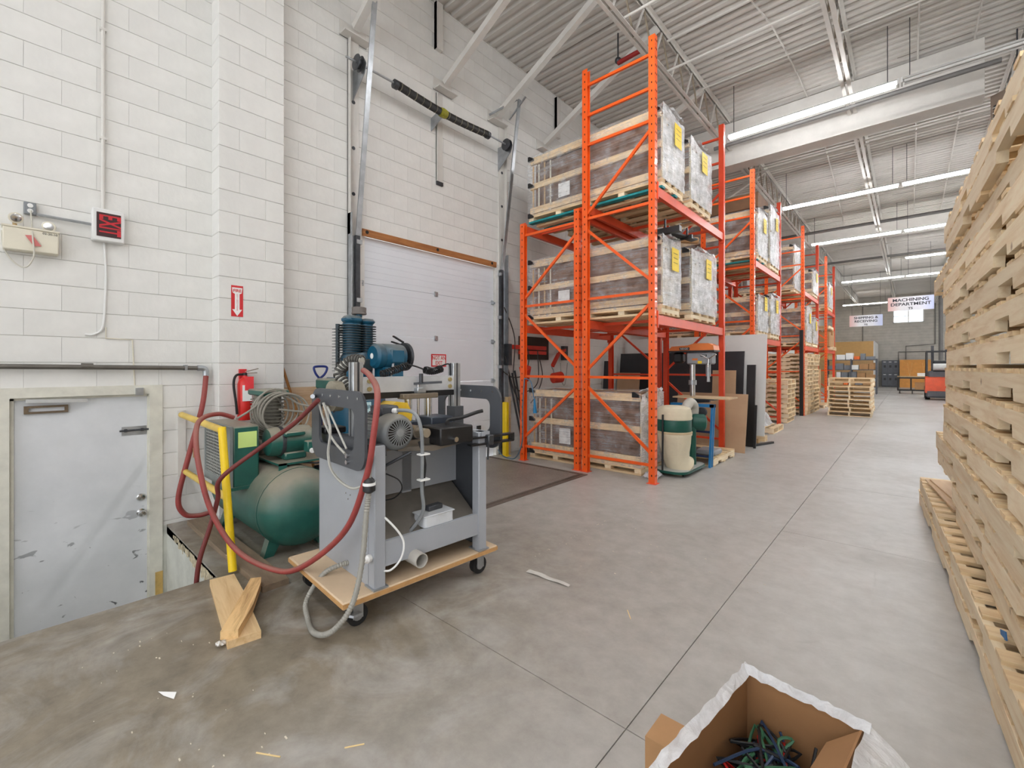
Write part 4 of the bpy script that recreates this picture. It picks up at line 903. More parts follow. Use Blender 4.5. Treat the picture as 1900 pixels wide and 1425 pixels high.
MB().tube(spline([(-.1, MY + .04, MZ + .12), (.0, MY + .09, MZ + .11), (.03, MY + .12, MZ + .03), (.02, MY + .14, MZ - .12), (.0, MY + .15, .7), (-.02, MY + .17, .55), (-.08, MY + .12, .43)]), .011, 8).build('motor_cable', CAB, mc)
MB().tube(spline([(.0, MY + .13, .98), (.01, MY + .165, .85), (-.01, MY + .165, .7), (-.03, MY + .18, .55), (-.09, MY + .13, .44)]), .008, 7).build('control_cable', RUBBER, mc)
for z in (.9, .75): bx(-.01, .035, MY + .12, MY + .185, z, z + .008).build('cable_tie', PAPERW, mc)
# yellow cover, spindle, columns, clamp
MB().prism([(.38, 1.05), (.40, 1.16), (.46, 1.2), (.54, 1.19), (.58, 1.12), (.56, 1.02)], 'x', -.42, -.26).build('spindle_guard', M('guard_yellow', (236, 196, 60), .4, dust=.3), mc)
MB().cyl((-.3, .5, 1.02), (-.02, .53, 1.02), .028, n=16).build('spindle_shaft', M('shaft_steel', (176, 168, 152), .35, .6), mc)
MB().cyl((-.3, .5, 1.02), (-.1, .52, 1.02), .04, n=16).build('shaft_collar', CHUTE, mc)
for y in (.62, .78): MB().cyl((-.38, y, 1.03), (-.38, y, 1.24), .027, n=16).build('guide_column', CHROME, mc)
bx(-.42, -.34, .56, .84, 1.205, 1.24, b=.004).build('column_bridge', M('bridge_steel', (140, 128, 112), .45, .5), mc)
MB().cyl((-.38, .70, 1.03), (-.38, .70, 1.3), .01, n=10).build('feed_screw', CHROME, mc)
bx(-.42, -.34, .67, .74, 1.24, 1.28, b=.006).build('screw_nut', GALV, mc)
MB().bar((-.4, .66, 1.305), (-.3, .84, 1.315), .02, .016).cyl((-.36, .71, 1.31), (-.36, .71, 1.375), .014, n=10).build('crank_handle', DKST, mc)
bx(-.45, -.25, .52, .62, .98, 1.07, b=.006).box(-.45, -.25, .72, .9, .98, 1.08, b=.006).build('head_block', M('head_navy', (50, 58, 70), .4), mc)
bx(-.2, .02, .6, .86, .935, 1.045, b=.008).build('stop_block', BLACK, mc)
MB().cyl((.02, .7, .97), (.05, .7, .97), .016, n=12).build('stop_pin', CHROME, mc)
MB().tube(spline([(-.1, .74, 1.045), (-.1, .75, 1.075), (-.05, .82, 1.09), (.0, .9, 1.12), (.02, .94, 1.13)]), .012, 8).build('lever_handle', BLACK, mc)
MB().prism([(.35, .93), (.6, .9), (.9, .93), (.9, .95), (.6, .935), (.35, .95)], 'x', -.25, -.05).build('saddle', CHUTE, mc)
# fence arm at the right
MB().bar((-.02, .86, .95), (.01, 1.22, .95), .05, .012).bar((-.02, .86, .905), (.01, 1.22, .905), .05, .012).bar((.012, 1.215, .9), (.012, 1.215, .955), .05, .012).build('fence_arm', BLACK, mc)
bx(-.01, .035, .98, 1.03, .895, .965, b=.006).build('arm_clamp', DKST, mc); MB().cyl((.02, .99, .9), (.02, .985, .8), .007, n=8).build('clamp_lever', DKST, mc)
# hanging air cylinder under the table
MB().cyl((-.12, .28, .84), (-.38, .22, .66), .035, n=16).build('air_cylinder', M('cyl_brass', (140, 122, 88), .4, .5, var=.2), mc)
MB().cyl((-.12, .28, .84), (-.115, .282, .843), .036, n=16).build('cylinder_cap', CHROME, mc); MB().cyl((-.11, .29, .84), (-.02, .42, .92), .009, n=8).build('push_rod', DKST, mc)
MB().tube(spline([(-.1, .3, .8), (-.06, .36, .76), (-.06, .38, .7), (-.12, .36, .64), (-.2, .3, .62)]), .004, 6).build('thin_air_line', RUBBER, mc)
# white and grey wires over the left C plate
MB().tube(spline([(-.58, .1, 1.22), (-.5, .1, 1.1), (-.36, .1, .99), (-.2, .1, .93)]), .007, 6).tube(spline([(-.5, .1, 1.2), (-.4, .1, 1.05), (-.38, .08, .9), (-.3, .08, .8), (-.12, .1, .75), (-.03, .15, .78)]), .008, 6).tube(spline([(-.44, .1, 1.18), (-.3, .1, 1.06), (-.18, .1, .96)]), .006, 6).build('wire', M('wire_grey', (170, 168, 160), .5), mc)
MB().cyl((-.72, .13, 1.235), (-.62, .08, 1.235), .014, n=10).build('hose_fitting', GALV, mc)
# corrugated power conduit with plug
P = [(-.33, .19, .25), (-.38, .06, .21), (-.44, -.02, .06), (-.32, -.06, .02), (-.14, -.09, .02), (.01, -.06, .08), (.06, .02, .2), (.05, .08, .4), (.04, .11, .65), (.03, .13, .76)]
S = spline(P, 22); R = [.0155 if i % 2 else .0125 for i in range(len(S))]
MB().tube(S, 0, 10, radii=R).build('flexible_conduit', M('conduit_grey', (150, 148, 140), .5, var=.15), mc)
MB().tube(spline([(.03, .13, .82), (.02, .14, .9), (-.02, .16, .95)], 20), .012, 8).build('conduit_tail', M('conduit_grey', (150, 148, 140)), mc)
MB().lathe([(.02, 0), (.033, .01), (.033, .05), (.026, .07), (.016, .08)], (.03, .13, .75), (0, 0, 1), 14).build('twist_plug', BLACK, mc)
MB().cyl((.03, .13, .79), (.03, .13, .805), .034, n=14).build('plug_ring', PAPERW, mc)
MB().tube(spline([(-.06, .2, .62), (.0, .26, .56), (.02, .34, .44), (.02, .33, .34), (.0, .27, .28), (-.03, .2, .3)]), .006, 6).build('white_wire', PAPERW, mc)
# parts tray on the chute
tr_ = T('parts_tray', 'clear plastic parts tray lying on the machine chip chute', 'tray', (-2.19, 1.136, 0), RZ, local=True)
MB().ring(rrect(-.16, -.03, .52, .74, .02, 3), rrect(-.15, -.04, .53, .73, .015, 3), 'z', .442, .51).box(-.155, -.035, .525, .735, .442, .45).build('tray_body', M('clear_plastic', (206, 210, 214), .25), tr_)
bx(-.165, -.025, .515, .745, .505, .513, b=.003).build('lid', M('clear_plastic', (206, 210, 214)), tr_)
tag(bx(-2.29, -2.24, 1.73, 1.84, .514, .545, b=.004).build('steel_block', DKST), 'small grey steel block lying on the clear parts tray', 'block')

# ================================================================== PALLET RACKS
def cprof(x, y, face, w=.08, d=.072, t=.006):
    """open channel section; face=+1: closed side towards +x"""
    pts = [(-w / 2, -d / 2), (w / 2, -d / 2), (w / 2, d / 2), (-w / 2, d / 2), (-w / 2, d / 2 - t), (w / 2 - t, d / 2 - t), (w / 2 - t, -d / 2 + t), (-w / 2, -d / 2 + t)]
    return [(x + face * a, y + b) for a, b in pts]
def post(r, x, y, h, face, mat, holes=True):
    p = MB().prism(cprof(x, y, face), 'z', .006, h).build('post', mat, r)
    MB().box(x - .06, x + .06, y - .055, y + .055, .0, .006).build('foot_plate', RED_O, p)
    if holes:
        hm = MB(); z = .1
        while z < h - .04:
            hm.box(x - .007, x + .007, y - .0368, y - .036, z - .012, z + .012)
            fx = x + face * .04; hm.box(fx, fx + face * .0008, y - .024, y - .01, z - .012, z + .012); hm.box(fx, fx + face * .0008, y + .01, y + .024, z - .012, z + .012)
            z += .1016
        hm.build('slot_row', HOLE, p, kind='stuff')
    return p
def frame(r, x0, x1, y, h, mat, diag, holes=True, horiz=None):
    post(r, x0, y, h, -1, mat, holes); post(r, x1, y, h, 1, mat, holes)
    for z in (horiz or (.22, 1.285, 2.34)):
        if z < h: MB().bar((x0 + .03, y, z), (x1 - .03, y, z), .03, .034).build('horizontal_brace', mat, r)
    for za, zb in diag:
        if max(za, zb) < h: MB().bar((x0 + .03, y, za), (x1 - .03, y, zb), .03, .034).build('diagonal_brace', mat, r)
def rack(label, x0, x1, y0, y1, h, levels, diag, horiz, matb=None, group='orange pallet racks', holes=True):
    r = T('pallet_rack', label, 'rack', ((x0 + x1) / 2, y0, 0), group=group)
    frame(r, x0, x1, y0, h, ORANGE, diag, holes, horiz); frame(r, x0, x1, y1, h, M('rack_red_orange', (224, 72, 34), .4, var=.08), diag, False, horiz)
    for z in levels:
        for x, s in ((x0 - .01, -1), (x1 + .012, 1)):
            b = MB().box(x - .026, x + .026, y0 + .04, y1 - .04, z - .115, z).build('beam', RED_O, r)
            for y in (y0 + .04, y1 - .05): bx(x - .028 + s * .012, x + .028 + s * .012, y - .004, y + .014, z - .16, z + .05).build('end_connector', RED_O, b)
        for k in range(3): y = y0 + (y1 - y0) * (k + .5) / 3; bx(x0, x1, y - .02, y + .02, z - .05, z - .012).build('cross_bar', RED_O, r)
    return r
DB = [(1.15, .37), (1.39, 2.2), (3.27, 2.49), (3.5, 4.32)]; HB = [.22, 1.285, 2.34, 3.43, 4.43, 4.83, 5.24]
DA = [(.36, 1.13), (2.21, 1.43), (2.46, 3.26)]; HA = [.22, 1.28, 2.34, 3.42]
rack('tall orange pallet rack bay on the aisle, holding the wrapped crates beside the dock plate', -3.285, -2.335, 5.19, 7.86, 5.45, (2.06, 3.63), DB, HB)
rack('shorter orange pallet rack against the wall behind the first tall bay', -4.40, -3.42, 5.19, 7.86, 3.6, (2.06, 3.58), DA, HA)
rack('orange pallet rack bay with the leaning white and black boards before it', -3.285, -2.335, 9.8, 12.2, 5.35, (2.03, 3.56), DB, HB)
rack('orange pallet rack by the wall behind the boards', -4.40, -3.42, 9.8, 12.2, 3.6, (2.03, 3.56), DA, HA, holes=False)
rack('orange pallet rack bay over the high pallet stacks with one black post', -3.285, -2.335, 15.4, 18.1, 5.55, (2.04, 3.65), DB, HB)
rack('orange pallet rack by the wall behind the high pallet stacks', -4.40, -3.42, 15.4, 18.1, 3.7, (2.04, 3.65), DA, HA, holes=False)
rack('last orange pallet rack bay before the shelving, with cartons on it', -3.285, -2.335, 20.2, 22.5, 5.55, (2.07, 3.56), DB, HB)
tag(bx(-2.4, -2.31, 15.27, 15.34, .0, 2.5).build('post_guard', BLACK), 'black upright post guard fixed to the orange rack over the pallet stacks', 'post guard')

# ------------------------------------------------------------------ pallets
def palmesh(L, W, top, bot, bw=.09, bw2=.09):
    """meshes of one pallet type (long side along y)"""
    H = .1
    notch = [(0, 0), (.0, H), (L, H), (L, 0)]
    return dict()
STD = {}
def stdpallet(label, loc, rz, group, top=7, L=1.2, W=1.02, plain=False):
    r = T('pallet', label, 'pallet', loc, rz, group, local=True)
    k = (L, W)
    if k not in STD:
        n0 = L * .22; n1 = L * .4
        poly = [(-L / 2, .016), (-L / 2 + .2, .016), (-L / 2 + .21, .055), (-.16, .055), (-.15, .016), (.15, .016), (.16, .055), (L / 2 - .21, .055), (L / 2 - .2, .016), (L / 2, .016), (L / 2, .105), (-L / 2, .105)]
        STD[k] = (MB().prism([(a, b) for a, b in poly], 'x', -.019, .019).mesh('stringer', PALY, smooth=False), bx(-W / 2, W / 2, -.045, .045, 0, .017).mesh('deck_board', PALX, smooth=False))
    ms, mb = STD[k]
    for x in (-W / 2 + .02, 0, W / 2 - .02): inst(ms, 'stringer', (x, 0, 0), r)
    for i in range(top): inst(mb, 'deck_board', (0, -L / 2 + .045 + (L - .09) * i / (top - 1), .105), r)
    for y in (-L / 2 + .045, 0, L / 2 - .045): inst(mb, 'bottom_board', (0, y, 0), r)
    return r
# tall stack of long pallets beside the aisle
ends = [6.35, 6.28, 4.62, 4.66, 5.55, 5.5, 4.9, 4.86, 4.87, 4.83, 4.86, 4.88, 4.84, 4.9, 5.0, 6.1, 4.8, 4.98]
LP, WP = 4.3, 1.05
poly = [(0, .018)]
for c in (1.1, 2.15, 3.2): poly += [(c - .145, .018), (c - .135, .066), (c + .135, .066), (c + .145, .018)]
poly += [(LP, .018), (LP, .122), (0, .122)]
msr = MB().prism([(a - LP, b) for a, b in poly], 'x', -.019, .019).mesh('stringer', PALY, smooth=False)
mb1 = bx(-WP / 2, WP / 2, -.05, .05, 0, .019).mesh('deck_board', PALX, smooth=False); mb2 = bx(-WP / 2, WP / 2, -.07, .07, 0, .018).mesh('bottom_board', PALX, smooth=False)
H1 = .1415
for i, ye in enumerate(ends):
    a = math.radians(2.9 if i < 2 else 2.1 + random.uniform(-.25, .25))
    xe = (.40 - .0515 * ye) if i < 2 else (.386 - .0357 * ye + random.uniform(-.016, .016) + (.02 if i in (2, 3) else 0))
    lab = {0: 'lowest long wooden pallet of the tall aisle stack, resting on the concrete', 17: 'topmost long wooden pallet of the tall aisle stack'}.get(i, f'long wooden pallet in the tall aisle stack, {ORD[i]} from the floor')
    r = T('long_pallet', lab, 'pallet', (xe + WP / 2, ye, i * H1), a, 'tall stack of long pallets', local=True)
    for x in (-WP / 2 + .019, 0, WP / 2 - .019): inst(msr, 'stringer', (x, 0, 0), r)
    y = -.05
    while y > -LP:
        inst(mb1, 'deck_board', (random.uniform(-.006, .006), y, .1222), r); y -= random.uniform(.17, .21)
    for y in (-.08, -.55, -1.55, -2.6, -3.65, -4.2): inst(mb2, 'bottom_board', (0, y, 0), r)
tag(MB().bar((.3, 2.75, .30), (.29, 2.8, .285), .004, .035).build('tape_scrap', M('tape_blue', (40, 110, 170), .5)), 'scrap of blue tape on the side of the tall pallet stack', 'tape')
for i, (x, y, z) in enumerate(((.62, 5.55, .284), (.6, 5.5, .297), (.58, 5.48, .31), (.63, 5.45, .323))):
    o = tag(bx(-.4, .4, -.6, .55, 0, .012).build('board', PLYZ), ['bottom', 'second', 'third', 'top'][i] + ' thin plywood board piled on the low end of the pallet stack', 'board', 'boards on the low pallets'); o.location = (x, y - .05, z); o.rotation_euler = (0, 0, math.radians(3 + 2 * i))
# stacks of ordinary pallets down the hall
def stack(x, y, n, rz, where, step=.122, skew=.02):
    for i in range(n):
        lab = ('lowest' if i == 0 else 'topmost' if i == n - 1 else ORD[i]) + (' pallet from the floor in the stack ' if 0 < i < n - 1 else ' pallet of the stack ') + where
        stdpallet(lab, (x + random.uniform(-skew, skew), y + random.uniform(-skew, skew), i * step), rz + random.uniform(-.02, .02), 'pallet stack ' + where)
stack(-1.3, 16.65, 9, 0, 'standing alone in the aisle')
stack(-2.9, 13.5, 9, math.pi / 2, 'between the rack bays, beside the white film', skew=.03)
stack(-2.85, 16.1, 15, math.pi / 2, 'under the rack with the black post', skew=.025)
stack(-2.85, 17.35, 15, math.pi / 2, 'deeper under the rack with the black post', skew=.025)

# ------------------------------------------------------------------ wrapped crates
def load(label, x0, x1, y0, y1, z0, z1, seed, group, teal=False, sheet=True, dark=False, fine=True):
    rnd = random.Random(seed); r = T('wrapped_crate', label, 'crate', ((x0 + x1) / 2, (y0 + y1) / 2, z0), group=group)
    W = y1 - y0; zb = z0 + .13
    # pallet: long boards below and above cross blocks
    for k in range(4):
        y = y0 + .05 + (W - .1) * k / 3
        bx(x0, x1, y - .045, y + .045, z0 + .002, z0 + .03).build('long_board', TEALW if teal and k in (0, 2) else PALX, r)
        bx(x0, x1 - .0, y - .045, y + .045, zb - .05, zb).build('long_board', PALX, r)
    for k in range(5): x = x0 + .05 + (x1 - x0 - .1) * k / 4; bx(x - .045, x + .045, y0 + .01, y1 - .01, z0 + .03, zb - .05).build('cross_block', PALY, r)
    # frames standing on edge
    n = 7; H = z1 - zb - .05
    for k in range(n):
        y = y0 + .07 + (W - .14) * k / n; h = H * rnd.uniform(.9, 1.0); m = CARDD if dark or k == 0 or rnd.random() < .6 else KRAFT
        bx(x0 + .05 + rnd.uniform(0, .05), x1 - .04 - rnd.uniform(0, .03), y + .004, y + (W - .14) / n - .006, zb, zb + h).build('packed_frame', m, r)
    for z, t in ((zb + .02, .09), (zb + H * .47, .085), (zb + H * .93, .1)):
        for y in (y0 + .02, y1 - .045): bx(x0 + .02, x1 - .03, y, y + .04, z, z + t).build('batten', PALX, r)
    bx(x0 + .03, x1 - .05, y0 + .04, y1 - .04, zb + H, zb + H + .03).build('top_board', KRAFT, r)
    for k in range(4): x = x0 + .06 + k * .11; bx(x, x + .02, y0 + .03, y0 + .045, zb, zb + H * .9).build('slat', OFFW if k % 2 else BATT, r)
    bx(x0 + .55, x0 + .75, y0 + .028, y0 + .034, zb + .15, zb + H * .42).build('foam_pad', PAPERW, r)
    # aisle end: stacked profile ends
    for k in range(5): y = y0 + .06 + (W - .12) * k / 5; bx(x1 - .04, x1 - .012, y, y + .035, zb + .02, zb + H * .96).build('end_slat', PALX if k % 2 else OFFW, r)
    pe = MB(); z = zb + .04
    while z < zb + H * .92:
        if rnd.random() < .85: pe.box(x1 - .035, x1 - .004 - rnd.uniform(0, .012), y0 + .09 + rnd.uniform(0, .03), y1 - .09 - rnd.uniform(0, .04), z, z + rnd.uniform(.012, .03))
        z += rnd.uniform(.028, .045)
    pe.build('profile_ends', M('profile_white', (226, 228, 232), .5, var=.05), r, kind='stuff')
    # film
    def bulge(u): return .012 * math.sin(math.pi * u)
    def side(u, v, yy, s): return (x0 - .005 + (x1 - x0 + .012) * u, yy + s * (.012 + .01 * math.sin(9 * v + 5 * u + seed) * math.sin(math.pi * u)), z0 + .10 + (z1 - z0 - .095) * v)
    MB().sheet(lambda u, v: side(u, v, y0, -1), 14, 8).build('film_wrap', FILMS, r); MB().sheet(lambda u, v: side(u, v, y1, 1), 14, 8).build('film_wrap', FILMS, r)
    MB().sheet(lambda u, v: (x0 + (x1 - x0) * u, y0 - .01 + (W + .02) * v, z1 + .006 + .012 * math.sin(7 * u + 4 * v + seed)), 12, 6).build('film_top', FILMS, r)
    rr = [[rnd.uniform(-.006, .006) for _ in range(19)] for _ in range(23)]
    MB().sheet(lambda u, v: (x1 + .014 + rr[int(v * 22)][int(u * 18)], y0 - .012 + (W + .024) * u, z0 + .11 + (z1 - z0 - .10) * v + (.03 * math.sin(5 * u + seed) if v > .99 else 0)), 18, 22).build('film_end', FILME, r)
    tl = [[rnd.uniform(-.02, .02) for _ in range(8)] for _ in range(8)]
    MB().sheet(lambda u, v: (x1 - .12 + .17 * v, y0 + W * (.25 + .6 * u), z1 + .01 + tl[int(u * 7)][int(v * 7)] * 1.5 + .05 * math.sin(3 * v)), 7, 7).build('film_tail', FILMW, r, smooth=False)
    if sheet:
        ym = y0 + W * rnd.uniform(.38, .55); zm = z0 + (z1 - z0) * rnd.uniform(.58, .68)
        s_ = bx(x1 + .034, x1 + .036, ym, ym + .22, zm, zm + .29).build('yellow_sheet', YPAPER, r, label='yellow paper sheet')
        for k in range(3): bx(x1 + .036, x1 + .0365, ym + .04, ym + .18, zm + .22 - .06 * k, zm + .228 - .06 * k).build('printed_line', M('sheet_ink', (150, 124, 30), .7), s_)
    for x, y, z in ((x0 + .0, y0 - .015, z1 - .06), (x0, y0 - .015, zb + H * .5), (x0 + .0, y0 - .015, z0 + .08), (x1 - .12, y0 - .015, z1 - .06)):
        MB().prism([(x, z), (x + .1, z), (x + .1, z + .03), (x + .035, z + .07), (x, z + .07)], 'y', y, y + .035).build('corner_guard', BLACK, r)
    return r
X0, X1 = -4.42, -2.28
load('film-wrapped crate on the top level of the first tall rack, beside the wall', X0, X1, 5.33, 6.02, 3.64, 4.66, 1, 'wrapped crates on the racks', teal=True)
load('film-wrapped crate on the top level of the first tall rack, next to the girder side', X0 + .1, X1 + .01, 6.25, 7.1, 3.64, 4.6, 2, 'wrapped crates on the racks')
load('film-wrapped crate on the middle level of the first tall rack, with black brackets on top', X0, X1, 5.33, 5.9, 2.075, 3.06, 3, 'wrapped crates on the racks')
load('film-wrapped crate, middle level of the first tall rack, loose film at its top', X0 + .1, X1 + .02, 6.25, 7.3, 2.075, 3.08, 4, 'wrapped crates on the racks')
load('film-wrapped crate on the floor under the first tall rack', X0 - .05, -2.6, 5.42, 6.1, .0, 1.08, 5, 'wrapped crates on the racks', sheet=False)
load('film-wrapped crate on the upper level behind the leaning boards, brown carton on top', X0, X1, 9.95, 10.75, 3.57, 4.62, 6, 'wrapped crates on the racks', teal=True)
load('tall narrow film-wrapped crate on the upper level behind the leaning boards', X0, X1, 11.0, 11.9, 3.57, 4.95, 7, 'wrapped crates on the racks')
load('film-wrapped crate on the lower level behind the leaning boards, white bagged end', X0, X1, 9.95, 10.8, 2.04, 2.85, 8, 'wrapped crates on the racks', dark=True)
load('second film-wrapped crate on the lower level behind the leaning boards', X0, X1 + .01, 11.0, 11.9, 2.04, 3.0, 9, 'wrapped crates on the racks')
load('dark film-wrapped crate on the upper level above the high pallet stacks', X0, X1 - .3, 15.55, 16.5, 3.66, 5.1, 10, 'wrapped crates on the racks', dark=True, sheet=False)
load('low film-wrapped crate on the upper level above the high pallet stacks', X0 + .4, X1, 16.8, 17.8, 3.66, 4.5, 11, 'wrapped crates on the racks')
load('film-wrapped crate with dark bag on the lower level above the high pallet stacks', X0, X1, 15.6, 16.5, 2.05, 3.2, 12, 'wrapped crates on the racks', dark=True)
load('second film-wrapped crate on the lower level above the high pallet stacks', X0 + .4, X1, 16.8, 17.8, 2.05, 2.95, 13, 'wrapped crates on the racks')
load('film-wrapped crate on the upper level of the last rack bay', -3.4, X1, 20.5, 21.6, 3.57, 4.6, 14, 'wrapped crates on the racks')
r = T('metal_bracket', 'black steel channel bracket lying on the middle level crate', 'bracket', (-2.2, 5.6, 3.1))
bx(-2.42, -2.1, 5.42, 5.5, 3.09, 3.16).build('channel', BLACK, r); bx(-2.42, -2.1, 5.84, 5.88, 3.09, 3.14).build('channel', BLACK, r); MB().bar((-2.3, 5.45, 3.13), (-2.14, 6.05, 3.11), .1, .02).build('plate', BLACK, r)
MB().box(-2.3, -2.28, 5.44, 5.46, 3.16, 3.28).box(-2.16, -2.14, 5.8, 5.82, 3.12, 3.22).build('tab', BLACK, r)
tag(MB().cyl((-2.36, 5.94, 3.14), (-2.16, 6.2, 3.14), .045, n=14).build('card_tube', CARD), 'brown cardboard tube beside the black bracket on the crate', 'tube')
tag(bx(-4.2, -2.5, 10.95, 11.9, 4.97, 5.3).build('carton', M('carton_dark', (132, 98, 72), .8)), 'large brown carton on the upper level behind the leaning boards', 'carton')
for i in range(6):
    o = tag(bx(-2.95 + .35 * (i % 2) - .0, -2.62 + .35 * (i % 2), 20.6 + .5 * (i // 2), 21.05 + .5 * (i // 2), 2.21, 2.66 + .1 * (i % 3), b=.006).build('carton', CARD), 'brown carton on the pallet of the last rack bay, ' + ['rear row by the post', 'aisle row by the post', 'rear row in the middle', 'aisle row in the middle', 'rear row at the far post', 'aisle row at the far post'][i], 'carton', 'cartons in the last rack bay')
stdpallet('wooden pallet under the cartons in the last rack bay', (-2.78, 21.3, 2.072), math.pi / 2, None)
stdpallet('wooden pallet lying on top of the cartons in the last rack bay', (-2.78, 21.2, 2.87), 0, None)

# ================================================================== BOARDS leaning between the first and second rack bays
def lean(name, label, cat, x0, x1, yb, yt, z0, z1, t, mat):
    return tag(MB().add([(x0, yb, z0), (x1, yb, z0), (x1, yt, z1), (x0, yt, z1), (x0, yb + t, z0), (x1, yb + t, z0), (x1, yt + t, z1), (x0, yt + t, z1)], [(0, 1, 2, 3), (7, 6, 5, 4), (0, 4, 5, 1), (1, 5, 6, 2), (2, 6, 7, 3), (3, 7, 4, 0)]).build(name, mat), label, cat)
WBD = M('white_melamine', (226, 225, 222), .45, var=.02)
BBD = M('black_laminate', (50, 51, 55), .4, var=.12, scale=3)
for i in range(3): lean('panel_board', ['rear', 'middle', 'front'][i] + ' big white panel board leaning against the second rack bay', 'board', -4.95 + .05 * i, -2.06 + .03 * i, 9.3 - .045 * i, 9.52 - .045 * i, .14, 2.05 - .01 * i, .03, WBD)
lean('panel_board', 'wide black panel board leaning before the white ones', 'board', -4.9, -2.33, 8.98, 9.2, .0, 1.72, .03, BBD)
lean('panel_board', 'low black panel board leaning before the wide black one', 'board', -4.3, -2.6, 8.8, 8.95, .0, 1.36, .03, BBD)
lean('panel_board', 'narrow dark panel board standing by the wall behind the racks', 'board', -4.95, -4.75, 8.4, 8.55, 0, 1.55, .03, BBD)
lean('fibreboard', 'tall narrow brown fibreboard leaning between rack and black board', 'board', -2.72, -2.32, 8.5, 8.62, .0, 1.36, .018, MDF)
lean('fibreboard', 'wide brown fibreboard leaning behind the drill press', 'board', -3.2, -2.02, 7.99, 8.2, .0, .96, .018, MDF)
lean('fibreboard', 'brown fibreboard leaning far back by the wall', 'board', -4.6, -4.1, 8.3, 8.5, .0, 1.3, .018, MDF)
lean('foam_strip', 'tall black strip board standing beside the white panels', 'board', -2.2, -2.06, 8.72, 8.85, .0, 1.46, .05, BLACK)
lean('foam_strip', 'short black strip board beside the tall black one', 'board', -2.04, -2.0, 8.6, 8.7, .0, .75, .03, BLACK)
tag(MB().bar((-2.1, 8.75, .02), (-1.9, 9.4, .02), .05, .035).build('black_bar', BLACK), 'black bar lying on the floor at the foot of the boards', 'bar')
tag(bx(-4.6, -2.1, 9.22, 9.35, .0, .08).build('timber_bearer', BATT), 'pale timber bearer under the white panel boards', 'timber')
tag(bx(-2.5, -2.05, 9.5, 9.7, .0, .1).build('timber_bearer', PALX), 'short timber block behind the white panel boards', 'timber')
# film bag on a pallet behind the boards
stdpallet('wooden pallet with a heap of white film, beyond the boards', (-2.75, 11.2, 0), math.pi / 2, None)
rr = random.Random(4); m = MB()
hh = [[rr.uniform(-.04, .04) for _ in range(13)] for _ in range(13)]
m.sheet(lambda u, v: (-3.1 + .75 * u + hh[int(u * 12)][int(v * 12)], 10.75 + .9 * v, .13 + .5 * math.sin(math.pi * u) ** .6 * math.sin(math.pi * v) ** .6 + hh[int(v * 12)][int(u * 12)] * min(1, 8 * u * (1 - u) * 2)), 12, 12)
tag(m.build('film_heap', FILMW, smooth=False), 'crumpled heap of white stretch film on the pallet beyond the boards', 'film')

# ================================================================== DRILL PRESS on its blue stand, dust collector
DY = 6.9
r = T('drill_press', 'floor drill press with orange hood and round table', 'drill press', (-2.45, DY, 0))
OR2 = M('hood_orange', (222, 122, 54), .4); GB2 = M('press_grey', (150, 152, 156), .45)
MB().prism([(-2.78, 1.665), (-2.78, 1.70), (-2.74, 1.735), (-2.5, 1.745), (-2.4, 1.775), (-2.2, 1.77), (-2.13, 1.735), (-2.12, 1.665)], 'y', DY - .13, DY + .13).build('hood', OR2, r)
bx(-2.79, -2.115, DY - .135, DY + .135, 1.645, 1.667).build('hood_base', BLACK, r)
h_ = bx(-2.53, -2.16, DY - .1, DY + .1, 1.46, 1.645, b=.02).build('head', GB2, r)
bx(-2.75, -2.6, DY - .08, DY + .08, 1.48, 1.645, b=.03).build('motor', BLACK, r)
bx(-2.32, -2.23, DY - .102, DY - .1, 1.575, 1.605).build('badge', BLACK, h_); bx(-2.44, -2.36, DY - .102, DY - .1, 1.52, 1.55).build('warning_label', OR2, h_); bx(-2.36, -2.3, DY - .103, DY - .1, 1.47, 1.51).build('yellow_label', YELLOW, h_)
text('RIDGID', (-2.277, DY - .1035, 1.59), .022, PAPERW, h_, rot=ROTY)
hb = bx(-2.62, -2.47, DY - .136, DY - .13, 1.675, 1.715).build('hood_badge', BLACK, r); text('RIDGID', (-2.545, DY - .1375, 1.695), .036, PAPERW, hb, rot=ROTY)
MB().cyl((-2.47, DY, .17), (-2.47, DY, 1.48), .04, n=18).build('column', CHROME, r)
MB().cyl((-2.47, DY, 1.15), (-2.47, DY, 1.22), .058, n=18).build('column_collar', GALV, r)
MB().cyl((-2.24, DY, 1.28), (-2.24, DY, 1.46), .035, n=14).cyl((-2.24, DY, 1.2), (-2.24, DY, 1.29), .025, .02, n=14).build('chuck', GALV, r)
for a in (.5, 2.6, 4.7): MB().cyl((-2.2, DY - .11, 1.54), (-2.2 + .13 * math.cos(a), DY - .14, 1.54 + .13 * math.sin(a)), .007, n=8).build('feed_handle', CHROME, r)
MB().cyl((-2.47, DY, .84), (-2.47, DY, .93), .06, n=18).bar((-2.47, DY, .9), (-2.22, DY, .92), .06, .05).build('table_bracket', DKST, r)
MB().box(-2.7, -1.9, DY - .2, DY + .25, .955, .975).build('table', M('table_ply', (214, 186, 146), .6), r); bx(-2.42, -2.1, DY - .18, DY + .18, .935, .955).build('table_plate', DKST, r)
bx(-2.72, -2.41, DY - .22, DY + .22, .1235, .175, b=.01).build('base', DKST, r)
stdpallet('wooden pallet under the drill press', (-2.55, 7.13, .0), 0, None, L=1.0, W=.95)
tag(bx(-2.38, -2.1, 6.75, 7.1, .1235, .2, b=.02).build('grey_case', M('case_grey', (150, 152, 156), .4)), 'grey flat case lying on the pallet under the drill press', 'case')
r = T('tool_stand', 'blue steel tool stand beside the dust collector', 'stand', (-2.3, 6.5, 0))
SB = M('stand_blue', (30, 120, 178), .45)
